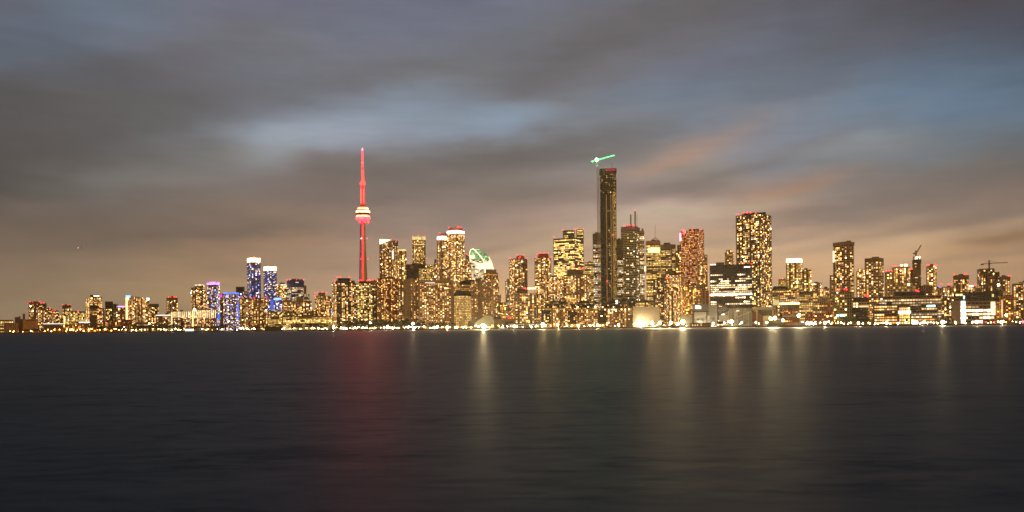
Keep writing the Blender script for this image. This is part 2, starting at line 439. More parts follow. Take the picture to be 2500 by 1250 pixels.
B('apartment_tower', A, 'bright tower topped by a dark box with a white sign', 209, 249, 729, 250, wall='tan', p=.8, xe=219, pal='warm', tiers=[(219,249,725,800,{'dy':-6})], mech=[(220,243,720)], mechc='black', sign=[(229,242,721.5,723.5,'white',3)])
B('canopied_block', LOW, 'flat canopy with a glowing white edge before the bright tower', 194, 219, 785, 120, wall='grey', p=.3, sign=[(194,218,785.6,788,'white',1.8)], depth=20)
B('mansard_block', A, 'banded block with a dark rounded mansard roof', 218, 242, 746, 190, wall='brown', p=.8, office=1, fp=4.6, cp=3, wb=770, cap=(752,), capc='black')
B('brick_block', A, 'red brick block right of the dark mansard roof', 236, 256, 753, 170, wall='redb', p=.5)
B('apartment_tower', A, 'dark tower with a blank top left of the purple roof', 257, 276, 736, 260, wall='black', p=.35, cap=(748,), capc='black', tiers=[(268,277,743,800,{'dy':-8})], pal='yel')
B('apartment_tower', A, 'narrow twin topped dark block beside the purple roof', 277, 288, 742, 280, wall='dark', p=.35, mech=[(279,283,742)], xe=283)
B('apartment_block', A, 'block with a glowing purple sloped roof', 287, 306, 749, 230, wall='brown', p=.5, slant=(750,746), sign=[(288,304,747,750,'purple',2.6)])
B('condominium_tower', A, 'bright wedge topped tower with a yellow edge light and white sign', 305, 342, 724, 230, wall='tan', p=.85, slant=(721,725.5), sign=[(307.5,311,728,781,'yellow',2.6),(307,318,721,727,'sky',2.2)], pal='warm', cp=3)
B('condominium_tower', A, 'bright slab with a square white sign beside the wedge top', 342, 364, 726, 245, wall='tan', p=.75, slant=(725,729), sign=[(357,364,727.5,733,'white',3.5)], xe=345)
B('curved_block', A, 'rounded block with a dark colonnaded roof crown', 363, 388, 742, 260, wall='brown', cyl=1, p=.5, cap=(749,), capc='dark', pal='yel')
B('school_building', LOW, 'low red block below the purple sloped roof', 255, 300, 785, 110, wall='redb', p=.4, pal='orange', depth=30)
B('terrace_block', LOW, 'low maroon terrace at the foot of the wedge topped tower', 296, 330, 780, 130, wall='redb', p=.35, depth=26)
B('pavilion', LOW, 'low olive pavilion with lit floors and a dark flat roof', 332, 362, 786, 70, wall='olive', p=.6, pal='yel', office=1, cap=(790,), fp=4, depth=30)
B('waterside_block', LOW, 'dim glass block on the quay left of the yellow lamp', 316, 334, 792, 50, wall='olive', p=.6, pal='yel', fp=3.6, depth=22)
B('brick_shed', LOW, 'long orange lit shed above the amber quay lamps', 205, 300, 800, 45, wall='orange', p=.12, pal='orange', fp=5, depth=22)
B('apartment_block', LOW, 'crowded mid rise between the rounded crown and the white roof line', 362, 384, 768, 180, wall='brown', p=.65)
# ---- striped complex
B('apartment_tower', A, 'tan tower with a notched top and four red beacons', 407, 434, 726, 280, wall='tan', p=.42, xe=415, cap=(731,), capc='brown', bea=[(411.5,725.5),(416.5,725.5),(425,725.5),(430,725.5)], pil=[(421,2)], cp=3.6)
B('apartment_block', A, 'mid rise with a long glowing white roof edge', 381, 418, 769, 150, wall='brown', p=.6, sign=[(382,417,768.6,770.6,'white',1.7)], mech=[(404,412,764)])
B('lit_rib_block', A, 'long block with bright vertical ribs, lower west half', 417, 470, 761, 160, wall='violet', p=.5, sign=[(x, x+1.3, 761, 775, 'warm', 2.2) for x in range(419,470,5)]+[(418,421,763,806,'yellow',1.4)], fp=3, cp=3.2, mech=[(424,432,756),(440,447,757)])
B('lit_rib_block', A, 'long block with bright vertical ribs, taller east half', 470, 526, 756, 150, wall='violet', p=.5, sign=[(x, x+1.3, 757, 776, 'warm', 2.2) for x in range(475,526,5)]+[(469.5,472,758,797,'yellow',2.2),(472,478,754,758,'white',4)], fp=3, cp=3.2)
B('apartment_tower', A, 'stepped brown tower with a lit open crown, left of the purple crown', 467, 500, 702, 260, wall='brown', p=.55, cham=6, tiers=[(475,500,694,704,{'p':.5})], sign=[(476,498,695,696.3,'white',1.6),(465.5,468,713,717,'teal',5)])
B('apartment_block', A, 'narrow infill between stepped tower and purple crown', 498, 507, 711, 300, wall='brown', p=.6)
B('purple_crowned_tower', A, 'tower with a glowing pink purple crown', 505, 537, 688, 250, wall='violet', p=.5, pal='cool', xe=527, crown=(695,'purple',2.3), led=('purple',.08,2), sign=[(527,537,766,780,'blue',1.1)])
B('apartment_block', A, 'low block with a magenta lit sign on its roof', 537, 547, 717, 280, wall='dark', p=.55, sign=[(537.5,542,719,726,'magenta',1.6)])
B('apartment_tower', A, 'lilac tower with a blue lit roof and blue right edge', 546, 584, 714, 230, wall='violet', p=.52, pal='cool', xe=575, crown=(718,'blue',2.2), led=('purple',.10,2), sign=[(577,583,740,780,'blue',1.3)], cham=4)
B('office_tower', O, 'block topped by a dark box with red sign, behind lilac tower', 576, 606, 711, 330, wall='violet', p=.4, pal='cool', tiers=[(576,597,700,712,{'p':0,'wall':'black','dy':-4})], sign=[(580,592,702,708,'red',.8)])
B('condominium_tower', A, 'taller of two blue violet towers with white hot crowns', 604, 637, 629, 420, wall='blue', glass='b', p=.3, led=('blue',.22,1), pal='cool', xe=614, crown=(640,'warm',5), sf=.3, mf=.12, slab=.5, slabc='violet', bea=[(620,627)])
B('condominium_tower', A, 'shorter of two blue violet towers with white hot crowns', 644, 676, 650, 420, wall='blue', glass='b', p=.2, led=('blue',.32,1), pal='cool', xe=657, crown=(660,'warm',6), sf=.3, mf=.12, slab=.5, slabc='violet')
B('apartment_tower', A, 'lit tower with a small dark box on top, beside the blue towers', 673, 701, 694, 380, wall='dark', p=.6, mech=[(683,695,690)], mechc='black', xe=681, sign=[(675,699,694,696,'white',1.2)])
B('blue_office_tower', O, 'navy office tower with lit white lower floors and roof beacons', 701, 743, 683, 360, wall='blue', led=('blue',.10,1), glass='b', p=.92, pal='white', office=1, wt=700, fp=4.2, cp=3, sf=.3, xe=711, bea=[(700.5,683.5),(707.5,682.5),(724,683.5),(741.5,683.5)], sign=[(719,729,689,690,'white',1.6)], capc='blue')
B('office_annex', O, 'grey annex stepped off the navy office tower', 742, 756, 718, 350, wall='grey', p=.85, pal='white', office=1, fp=4, cp=3, tiers=[(742,748,697,720,{'p':.1})])
B('apartment_block', A, 'orange brown slab, western of the pair with red roof lights', 585, 619, 729, 150, wall='tan', p=.6, pil=[(601,2.5)], bea=[(594,728),(614,728)], pal='warm', pilc='brown')
B('apartment_block', A, 'orange brown slab, eastern of the pair with red roof lights', 619, 653, 728, 145, wall='tan', p=.55, pil=[(633,2.5),(642,2)], bea=[(621,727),(645.5,728),(651,728)], mech=[(622,630,726)], pal='warm', pilc='brown')
B('theatre_block', O, 'electric blue lit block with a pale triangular screen', 660, 689, 729, 260, wall='blue', led=('blue',.5,1), p=.4, pal='cool', sign=[(661,668,731,756,'blue',.7),(671,686,727,732,'sky',2)])
B('terraced_block', A, 'stepped terrace apartment block, western half under the navy tower', 689, 722, 736, 190, wall='tan', p=.5, sf=.45, fp=3.3, slab=.4, mech=[(691,712,733)], mechc='tan')
B('terraced_block', A, 'stepped terrace apartment block with a square brown tower head', 722, 761, 735, 190, wall='tan', p=.6, sf=.45, fp=3.3, slab=.4, tiers=[(724,741,726,737,{'p':0})])
B('glass_house', LOW, 'low green tinted terrace block behind the long market hall', 655, 700, 760, 120, wall='olive', p=.4, pal='yel', depth=25)
B('terraced_block', LOW, 'low green tinted terraces left of the setback tower', 700, 775, 757, 130, wall='olive', p=.35, pal='yel', depth=25, cp=4)
B('market_hall', O, 'small western wing of the long banded quay hall', 652, 690, 775, 60, wall='olive', p=.85, pal='yel', office=1, fp=4, cp=3.2, sf=.38, depth=40)
B('market_hall', O, 'long low quay hall with glowing bands of windows', 690, 811, 773, 62, wall='olive', p=.95, pal='yel', office=1, fp=4.1, cp=3.4, sf=.36, depth=45, hero=1, wn=1.3)
B('setback_tower', A, 'setback block with red roof beacons left of the big dark condominiums', 769, 809, 722, 200, wall='tan', p=.5, sf=.42, xe=783, tiers=[(777,794,714,724,{'p':.1})], bea=[(770,715.5),(776,714),(787,713.5),(797,714.5),(769,722)], slab=.4)
B('apartment_block', A, 'narrow block with a blue vertical sign in shade of the dark condominium', 806, 815, 735, 160, wall='dark', p=.4, sign=[(809,813,757,770,'sky',1.2)])
# ---- central waterfront
B('condominium_tower', A, 'wide dark condominium with gold windows and flat roof house, west of the red lit spire', 811, 868, 688, 110, wall='dark', p=.6, xe=822, mech=[(824,855,679)], mechc='black', bea=[(818,685),(824,677),(831,676.5),(853,677.5)], tiers=[(820,866,685,692,{'p':.15})], hero=1, fp=3.2, cp=3.6, slab=.3, slabc='dark')
B('condominium_tower', A, 'dark condominium directly below the red lit spire', 868, 921, 692, 110, wall='dark', p=.6, mech=[(876,908,686)], mechc='black', bea=[(877,685),(883,684.5),(903,685),(896,685)], hero=1, fp=3.2, cp=3.6, pal='yel')
B('hotel_slab', A, 'plain slab with rooftop lights seen behind the condominium under the spire', 904, 930, 684, 260, wall='tan', p=.3, bea=[(910,683),(918,683),(925,683)])
B('brown_tower', A, 'dark brown slab tower with shadowed left flank', 921, 973, 678, 100, wall='redb', p=.42, xe=941, hero=1, fp=3.1, cp=3.3, pal='red', mech=[(940,962,676)])
B('brown_tower', A, 'narrow brown slab wing between two dark waterfront slabs', 972, 986, 689, 130, wall='brown', p=.55)
B('wedge_crowned_tower', A, 'tall tower with a slanted blazing white crown next to the spire', 927, 973, 588, 420, wall='brown', p=.5, xe=957, fp=3.2, cp=3.4, hero=1, sign=[(954,961,612,633,'white',1.6)], bea=[(954,585.5),(968,587)], tiers=[(957,972,587,600,{'p':.1,'dy':8})])
B('condominium_tower', A, 'tower with a gold lit top, tucked right of the slanted crown', 971, 993, 609, 450, wall='tan', p=.55, pal='yel', crown=(612,'yellow',1.6), cham=5, slab=.3)
B('condominium_tower', A, 'round cornered tower with gold crown and ring of rooftop lights', 1007, 1040, 578, 520, wall='tan', p=.5, pal='yel', crown=(585,'yellow',1.3), cham=9, slab=.3, bea=[(1008.5,577.5),(1021.5,575.5),(1037,577.5)], sign=[(1010,1037,596,597.5,'yellow',1.2)])
B('black_media_block', O, 'black box building with a dim round logo', 992, 1039, 645, 300, wall='black', p=.03, bea=[(993,660),(1012,660)], depth=60)
B('media_wing', O, 'pale gridded wing right of the black box building', 1023, 1061, 656, 285, wall='olive', p=.75, pal='yel', fp=3, cp=2.6, tiers=[(1038,1056,646,658,{'p':.6,'wall':'olive','dy':5})], depth=40, wn=.7)
B('waterfront_hotel', 'hotel', 'narrow west wing of the concrete waterfront hotel', 985, 1021, 680, 75, wall='conc', p=.42, xe=1002, skip=(0,3), pil=[(1006,7)], pilc='conc', hero=1, pal='warm', fp=3.3, cp=4.2, sf=.45, mf=.4)
B('waterfront_hotel', 'hotel', 'broad concrete waterfront hotel with rows of gold windows', 1021, 1108, 684, 60, reg=1, wall='conc', p=.62, hero=1, pal='warm', fp=3.4, cp=4.6, sf=.42, mf=.42, cap=(688.5,), capc='conc', pil=[(1024,4),(1104,6)], pilc='conc', mech=[(1074,1096,678)], mechc='conc', sign=[(1038,1062,689.5,691,'white',1.4)])
B('condominium_tower', A, 'shorter of the twin towers with white light crowns', 1068, 1095, 576, 500, wall='tan', p=.62, xe=1079, crown=(584,'white',5), mech=[(1073,1092,570)], mechc='redb', bea=[(1073.5,569.5)], slab=.7, slabc='pale', fp=3.3)
B('condominium_tower', A, 'taller of the twin towers with white light crowns', 1092, 1135, 562, 480, wall='tan', p=.62, xe=1116, crown=(569,'white',5), mech=[(1096,1129,556)], mechc='redb', bea=[(1096.5,555.5),(1116,555),(1120,555),(1126,555.5)], slab=.7, slabc='pale', hero=1, fp=3.3)
B('apartment_block', A, 'small lit block peeking left of the twin crowned towers', 1059, 1069, 646, 420, wall='tan', p=.6, tiers=[(1060,1066,633,648,{'dy':40,'p':.1})])
B('condominium_tower', A, 'banded slab between twin crowned towers and green curved tower', 1135, 1154, 636, 520, wall='tan', p=.5, slab=.5, tiers=[(1137,1146,622,640,{'p':.1,'dy':30})], bea=[(1140,621)])
B('terminal_office', O, 'upper office block with a black hipped roof and lit floors', 1113, 1154, 694, 130, wall='brown', p=.8, pal='gold', office=1, fp=3.8, cp=2.6, sf=.45, mf=.35, xe=1124)
B('terminal_office', O, 'lower gridded office block under a black rounded roof', 1108, 1150, 721, 70, reg=1, wall='olive', p=.88, pal='yel', fp=3.9, cp=3.3, sf=.42, mf=.42, xe=1137, hero=1, spread=.4)
B('harbour_tower', A, 'striped concrete tower with plain pier, joined to the taller harbour tower', 1150, 1183, 687, 120, wall='conc', p=.35, fp=3.1, sf=.5, pil=[(1174.5,5)], pilc='conc', mech=[(1160,1174,679)], mechc='brown')
B('harbour_tower', A, 'taller concrete harbour tower with a drum shaped top house', 1177, 1219, 681, 110, wall='conc', p=.38, xe=1199, fp=3.2, sf=.45, hero=1, pil=[(1202,6)], pilc='conc', tiers=[(1181,1216,666,682,{'p':.25,'wall':'brown','dy':5}),(1186,1212,658,668,{'p':0,'wall':'tan','dy':8})], sign=[(1182,1215,669,672,'orange',.55)])
B('office_slab', O, 'distant amber lit block low in the sky gap', 1219, 1236, 738, 500, wall='orange', p=.6, pal='gold', tiers=[(1219,1223,719,740,{'p':.1})])
B('striped_tower', A, 'white banded slab at the edge of the sky gap', 1234, 1250, 686, 330, wall='pale', p=.35, sf=.5, fp=3.2, tiers=[(1237,1248,681,688,{'p':0})], pal='white')
B('condominium_tower', A, 'dark balconied tower with red lit roof, right of the sky gap', 1244, 1288, 631, 210, wall='dark', p=.55, xe=1257, hero=1, mech=[(1261,1280,624)], mechc='redb', slab=.7, slabc='tan', bea=[(1245,629.5),(1262,623.5),(1270,627),(1278.5,623.5),(1287,631.5),(1267,630)], fp=3.1, skip=())
B('grid_block', A, 'pale framed grid block with a dark roof house and red lamp', 1256, 1310, 716, 70, wall='tan', p=.58, fp=3.4, cp=4.0, sf=.3, mf=.25, hero=1, mech=[(1262,1288,705)], bea=[(1279,704),(1282,703),(1284,705)], sign=[(1288,1308,702.5,705.5,'warm',5)], slab=.3, slabc='pale')
B('condominium_tower', A, 'dark tower with red lit roof, left of the bright stepped office', 1306, 1346, 628, 200, wall='brown', p=.58, xe=1331, hero=1, mech=[(1313,1339,619)], mechc='redb', slab=.6, slabc='tan', bea=[(1308,629),(1313,620),(1318,618),(1327,617.5),(1337,617.5),(1345,628)], fp=3.1)
B('podium_block', LOW, 'lit glass podium at the foot of the pale grid block', 1242, 1322, 788, 45, wall='grey', p=.8, pal='white', office=1, fp=4.4, cp=3.6, depth=18)
B('apartment_block', A, 'dense lit block in front of the bright stepped office', 1330, 1377, 676, 130, wall='brown', p=.7, xe=1360, hero=1, fp=3.1, cp=3.2, mech=[(1346,1360,673)], pal='warm')
B('bank_office', O, 'brilliant glass office stepping up to slanted lantern tops', 1352, 1426, 580, 330, wall='steel', p=.9, pal='yel', office=1, fp=4.1, cp=3.2, sf=.36, mf=.14, hero=1, wn=2.0, xe=1404, tiers=[(1374,1403,562,582,{'p':1,'dy':8}),(1407,1425,560,582,{'p':1,'dy':8,'wn':1.6})], bea=[(1353,578),(1375,561),(1402,560),(1408,558.5),(1424,560)])
B('apartment_block', A, 'stone coloured block with grey boxed roof, below bright stepped office', 1376, 1441, 669, 120, wall='tan', p=.62, xe=1433, hero=1, fp=3.2, cp=3.3, tiers=[(1384,1425,658,671,{'p':0,'wall':'grey','dy':10})], bea=[(1402,653),(1417,655),(1424,654)], pal='warm')
B('office_tower', O, 'yellow green lit office left of the tallest tower', 1428, 1450, 640, 320, wall='olive', p=.95, pal='yel', office=1, fp=3.8, cp=2.6, sf=.35)
B('glass_tower', O, 'grey green glass office with a dark top behind the tallest tower', 1448, 1468, 570, 380, wall='steel', p=.85, pal='white', office=1, wt=596, fp=4.0, cp=2.6)
B('glass_tower', O, 'lit glass office right behind the tallest tower', 1503, 1522, 584, 400, wall='steel', p=.9, pal='white', office=1, wt=632, fp=4.0, cp=2.6)
B('antenna_tower', O, 'white striped office tower carrying two masts', 1517, 1563, 552, 480, wall='grey', p=.2, fp=4.3, sf=.42, slab=.8, slabc='pale', xe=1554, cap=(562,), capc='violet', bea=[(1524,551.5),(1532,551),(1538,550.5),(1545,551),(1548,551)], hero=1, pal='white', mf=.1)
B('striped_office', O, 'narrow banded office slab right of the mast tower', 1561, 1574, 563, 520, wall='pale', p=.8, office=1, pal='white', fp=4, bea=[(1562.5,566)], tiers=[(1566,1571,558,565,{'p':0})])
B('bank_tower', O, 'olive yellow office tower with a pyramid mast and blazing upper floors', 1578, 1613, 588, 430, wall='olive', p=.97, pal='yel', office=1, fp=3.9, cp=2.7, sf=.35, mf=.15, hero=1, cap=(596,), capc='conc', sign=[(1582,1610,605,617,'yellow',2.2),(1573.5,1576.5,651,662,'yellow',4)])
B('office_tower', O, 'dark chamfered office tower right of the pyramid mast', 1613, 1650, 596, 440, wall='grey', p=.6, pal='yel', office=1, fp=3.8, cp=2.8, xe=1633, cham=8, cap=(606,), capc='grey', bea=[(1642,600),(1645,599)])
B('stone_tower', O, 'old stepped stone tower left of the red office tower', 1650, 1664, 612, 470, wall='conc', p=.4, tiers=[(1653,1663,598,614,{'p':.2})], pal='yel')
B('red_office_tower', O, 'red granite office tower with a red emblem near the top', 1662, 1720, 562, 420, reg=1, wall='crimson', p=.62, pal='warm', fp=4.0, cp=2.9, sf=.4, mf=.3, xe=1702, hero=1, spread=.35, bea=[(1665,561.5),(1690,560.8),(1711,561.5)], sign=[(1660,1662.5,569,588,'pink',14)], wn=.75)
B('stone_office', O, 'pale stepped office block in front of the red office tower', 1704, 1728, 637, 350, wall='conc', p=.6, fp=3.6, tiers=[(1719,1727,622,640,{'p':.2})], xe=1716)
B('condominium_tower', A, 'slim dark tower with vertical piers and red roof lamp', 1595, 1632, 680, 120, wall='dark', p=.45, xe=1622, hero=1, pil=[(1626,2)], pilc='brown', bea=[(1629,677),(1631,678.5),(1627,679)], fp=3.1, cp=2.8)
B('condominium_tower', A, 'lit tower half hidden behind the slim dark piered tower', 1626, 1663, 672, 260, wall='brown', p=.65, xe=1650)
B('brick_block', A, 'amber lit brick block behind the sugar works', 1662, 1712, 700, 160, wall='orange', p=.55, pal='gold', xe=1674, hero=1, fp=3.2, cp=3.2, slant=(698,706))
B('blank_tower', O, 'plain tan block with an empty side wall behind the sugar works', 1710, 1732, 709, 155, wall='orange', p=.12, pal='gold', cp=6, skip=(0,))
B('convention_block', O, 'flat topped tan block above the amber brick block', 1680, 1728, 695, 260, wall='tan', p=.15, pal='gold', depth=30)
B('glass_office', O, 'black glass office block with white rooftop signs', 1733, 1837, 646, 95, wall='black', p=.62, pal='white', office=1, fp=4.0, cp=3.4, sf=.38, mf=.10, hero=1, wt=661, bea=[(1733,648.5),(1733.5,716),(1835,644),(1815,642.5)], sign=[(1734,1747,645.3,647,'white',3),(1817,1831,650.5,653,'white',3),(1734,1835,718,720.5,'white',2.2)], mech=[(1748,1768,640.5)], depth=50, wn=1.9)
B('apartment_tower', A, 'small stepped tower between the black glass office and wide balcony tower', 1770, 1793, 616, 420, wall='conc', p=.65, tiers=[(1772,1787,610,618,{'p':.6})], cham=4)
B('balcony_tower', A, 'huge dark balconied tower with red lights along its roof', 1798, 1884, 521, 140, wall='black', p=.42, xe=1855, hero=1, slab=1.0, slabc='dark', fp=3.3, cp=3.0, sf=.34, bea=[(1800,522.5),(1815,520.5),(1824,519.5),(1832,519.5),(1845,521.5),(1851,522.5)], mech=[(1812,1870,519)], mechc='black', tiers=[(1798,1855,644,757,{'dy':-2.6,'p':.5,'pal':'yel','depth':3})])
# ---- east side
B('gabled_block', O, 'banded block with a dark pitched roof beside the balcony tower', 1885, 1926, 706, 170, wall='tan', p=.9, office=1, pal='yel', fp=4, cp=3)
B('office_tower', O, 'low lit office left of the white capped tower', 1901, 1923, 681, 330, wall='tan', p=.9, office=1, pal='yel', fp=4, cp=3, bea=[(1906,679)], tiers=[(1907,1922,678,683,{})])
B('condominium_tower', A, 'bright tower wearing a solid white light cap', 1920, 1959, 631, 300, wall='tan', p=.8, crown=(640,'warm',8), slab=.5, pal='yel', xe=1950, hero=1)
B('condominium_tower', A, 'rounded lit tower joined right of the white capped tower', 1955, 1981, 658, 290, wall='tan', p=.75, cham=6, pal='yel', slab=.4)
B('office_tower', O, 'distant square block right of the rounded lit tower', 1981, 2007, 690, 380, wall='tan', p=.6, xe=1998, mech=[(1988,1998,688)])
B('apartment_block', A, 'distant low tan block left of the tall brown balcony tower', 2004, 2030, 704, 400, wall='tan', p=.6, mech=[(2012,2020,700)])
B('dark_roofed_block', O, 'lit block under a big dark roof box', 1950, 1984, 719, 150, wall='olive', p=.8, pal='yel', tiers=[(1952,1983,711.5,720,{'p':0,'wall':'dark','dy':3})], office=1, fp=3.6, cp=3)
B('market_building', O, 'wide low block crossed by one long white light band', 1902, 1952, 716, 120, wall='brown', p=.75, pal='warm', office=1, fp=3.8, cp=3, sign=[(1904,1951,739.5,743,'warm',5)], depth=26)
B('yellow_box', LOW, 'small yellow glowing box building beside the balcony tower base', 1887, 1903, 732, 110, wall='tan', p=.2, sign=[(1888,1902,732.5,745,'yellow',.7)])
B('apartment_block', A, 'low banded block between dark roof box and corner glass block', 1984, 2032, 728, 160, wall='conc', p=.75, pal='yel', office=1, fp=3.8, cp=3.4, depth=26, tiers=[(1986,1995,726,730,{}),(2004,2020,726,730,{'dy':4})])
B('brick_house', LOW, 'red brick block with a chimney stack, amber lamps before it', 2017, 2032, 758, 90, wall='redb', p=.15, pal='orange', mech=[(2019,2026,741)], mechc='redb')
B('brick_warehouse', LOW, 'low brick row lit orange behind the bright loading yard', 1965, 2018, 765, 95, wall='redb', p=.3, pal='orange', depth=24, fp=4)
B('brick_warehouse', LOW, 'small rust coloured warehouse left of the bright loading yard', 1912, 1935, 754, 110, wall='redb', p=.25, depth=20, pal='gold')
B('residential_tower', A, 'tall brown balcony tower with a plain dark top band', 2036, 2085, 590, 210, wall='brown', p=.45, xe=2061, hero=1, slab=.9, slabc='tan', cap=(599,), capc='brown', capd=1.2, fp=3.4, tiers=[(2026,2037,672,790,{'dy':6}),(2034,2040,640,672,{'dy':4})], sign=[(2034,2036.5,613,650,'warm',4)], mech=[(2066,2078,587.5)], mechc='brown', cp=4)
B('apartment_tower', A, 'slim tower with a bright lit cap between the two brown balcony towers', 2091, 2114, 662, 260, wall='tan', p=.6, tiers=[(2094,2112,656,664,{'p':.9})], pal='warm')
B('residential_tower', A, 'shorter brown balcony tower with a blocky dark top', 2112, 2158, 629, 215, wall='brown', p=.5, xe=2146, hero=1, slab=.8, slabc='tan', cap=(636.5,), capc='brown', mech=[(2128,2146,627)], mechc='brown', fp=3.4, cp=4)
B('ribbed_block', A, 'block with dark vertical ribs and red roof edge', 2161, 2180, 663, 300, wall='pale', p=.35, mf=.5, sf=.1, cp=4.5, bea=[(2163,662),(2170,661.5),(2178,662)])
B('condominium_tower', A, 'pale gridded tower with bright lamps on its roof', 2179, 2223, 651, 260, wall='conc', p=.68, pal='warm', xe=2214, slab=.4, sign=[(2198,2204,646,650,'warm',4),(2208,2215,645,650,'warm',6)], bea=[(2182,650),(2188,649.5)], cap=(654,), capc='conc')
B('apartment_block', A, 'narrow red lamped slab behind the tower under construction', 2222, 2232, 658, 300, wall='redb', p=.3, bea=[(2224,656),(2228,656.5)])
B('unfinished_tower', T, 'slim unfinished tower with a bare white lit top deck', 2228, 2249, 634, 250, wall='brown', p=.06, mf=.5, tiers=[(2227,2249.5,634,642,{'p':0,'wall':'dark','dy':-1}),(2229,2247,626,634.2,{'p':.97,'pal':'white','dy':3,'wn':1.4})], xe=2239, sign=[(2229.5,2234,627,632.5,'white',1.8),(2235.5,2240,626.5,632.5,'white',2.4),(2241.5,2246.5,627,632.5,'white',1.6),(2233,2239,643,644.5,'warm',1.5),(2234,2241,677,678.5,'warm',1.5)])
B('condominium_tower', A, 'slender speckled tower with red beacons right of the unfinished tower', 2262, 2287, 648, 300, wall='conc', p=.62, pal='warm', xe=2279, bea=[(2263,648),(2268,647.5),(2281,646.5),(2286,647.5)], slab=.4)
B('flat_block', O, 'plain dark box block below the slender speckled tower', 2243, 2277, 697, 230, wall='brown', p=.06)
B('apartment_block', A, 'low distant block with a blue roof lamp', 2277, 2300, 703, 320, wall='conc', p=.5, sign=[(2291,2296,698,700,'blue',2)], bea=[(2298,694)])
B('apartment_block', A, 'distant block with two red roof lamps left of the dark topped block', 2300, 2330, 700, 340, wall='tan', p=.6, bea=[(2316,694),(2320,693.5)])
B('apartment_tower', A, 'block with a plain dark upper band and red corner lamps', 2328, 2366, 671, 260, wall='brown', p=.55, cap=(681,), capc='brown', xe=2360, bea=[(2329,670.5),(2357,669.5),(2361,669.5)])
B('apartment_block', A, 'low lit roofs between dark banded block and unfinished frame', 2362, 2392, 702, 300, wall='tan', p=.7, sign=[(2364,2375,697,700.5,'white',4)], bea=[(2381,695),(2363,697)])
B('unfinished_tower', T, 'bare concrete frame tower below the long hammerhead crane', 2386, 2429, 656, 220, wall='dark', p=.35, sf=.3, mf=.45, xe=2393, slab=.3, slabc='brown', tiers=[(2427,2441,664,790,{'dy':8,'p':.3}),(2392,2412,668,720,{'p':.02,'dy':-1.5,'depth':4,'wall':'dark'})], hero=1)
B('apartment_tower', A, 'dark topped tower with one red lamp, right of the bare frame tower', 2440, 2467, 675, 230, wall='brown', p=.62, cap=(681,), capc='brown', bea=[(2463,674),(2466,674)])
B('apartment_block', A, 'tan tower with dark roof box near the east end', 2471, 2500, 694, 200, wall='brown', p=.62, tiers=[(2472,2498,692,696,{'p':0,'wall':'dark','dy':3})], hero=1)
B('apartment_block', A, 'easternmost lit tower cut by the edge of the view', 2487, 2516, 688, 240, wall='tan', p=.75)
B('white_grid_block', O, 'pale concrete grid office behind the long banded college', 2170, 2236, 697, 150, wall='pale', p=.6, pal='yel', fp=5, cp=4.2, sf=.35, mf=.35, tiers=[(2180,2228,690,698,{'p':.1,'wall':'conc'})], sign=[(2216,2221,692,697,'warm',5)], depth=30, wn=.6)
B('college_building', O, 'west wing of the banded waterfront office beside the glowing atrium', 2131, 2193, 746, 55, wall='dark', p=1.1, pal='warm', office=1, fp=4.7, cp=3.6, sf=.42, mf=.08, hero=1, depth=30, wn=1.2, tiers=[(2140,2160,741.5,747,{'p':1}),(2164,2178,736,747,{'p':0,'wall':'black','dy':3})])
B('college_building', O, 'upper storeys and black roof house of the banded waterfront office', 2145, 2298, 722, 92, wall='brown', p=1.0, pal='white', office=1, fp=5, cp=4, sf=.4, mf=.08, depth=34, tiers=[(2184,2256,712,723,{'p':0,'wall':'black','dy':6})], bea=[(2237,709),(2240,710),(2242,711)], sign=[(2150,2154,729,731,'white',4)])
B('college_atrium', O, 'glowing glass atrium between the two banded office wings', 2193, 2223, 745, 62, wall='olive', p=1.2, pal='yel', fp=5, cp=3, sf=.15, mf=.1, depth=24, wn=1.1, spread=.3, sign=[(2194,2222,759,765,'white',3)])
B('college_building', O, 'east wing of the banded waterfront office with a rooftop floodlamp', 2223, 2289, 745, 55, wall='dark', p=1.1, pal='warm', office=1, fp=4.7, cp=3.6, sf=.42, mf=.08, hero=1, depth=30, wn=1.2, sign=[(2264,2282,745,749,'teal',5),(2227,2240,783,791,'white',5)])
B('apartment_block', A, 'narrow lit block between the banded office and the white office', 2287, 2322, 731, 150, wall='brown', p=.6, fp=3.5, tiers=[(2302,2313,713,733,{'p':.5})])
B('lakeside_office', O, 'white lit office box carrying an overhanging black roof storey', 2322, 2431, 735, 50, wall='grey', p=1.0, pal='white', office=1, fp=6.2, cp=5, sf=.36, mf=.05, hero=1, depth=40, wt=742, wn=1.9, tiers=[(2328,2438,713,734,{'p':.02,'wall':'black','dy':-2})], pil=[(2334,17)], pilc='grey', sign=[(2347,2356,735,789,'white',3),(2420,2429,737,769,'warm',2.5),(2352,2355,722,730,'teal',3),(2422,2426,718,725,'yellow',1)])
B('rust_wing', O, 'rust coloured side wing of the white lit office', 2430.5, 2441, 735, 54, wall='orange', p=.2, pal='orange', depth=20)
B('brick_block', A, 'orange brick block with curved balcony lines at the east end', 2441, 2474, 722, 100, wall='orange', p=.3, slab=.5, slabc='orange', pal='orange', sign=[(2445,2448,732,775,'warm',1)])
B('corner_glass_block', O, 'olive glass corner block with a red lit curved roof', 2032, 2080, 713, 90, wall='olive', glass='n', p=.32, pal='yel', xe=2048, fp=5, cp=4, bea=[(2042,708),(2046,708.5),(2062,706),(2067,707)], sign=[(2043,2063,768,772,'teal',4),(2043,2047,713,716,'white',4)], tiers=[(2052,2072,706.5,714,{'p':0,'wall':'redb','dy':10})])
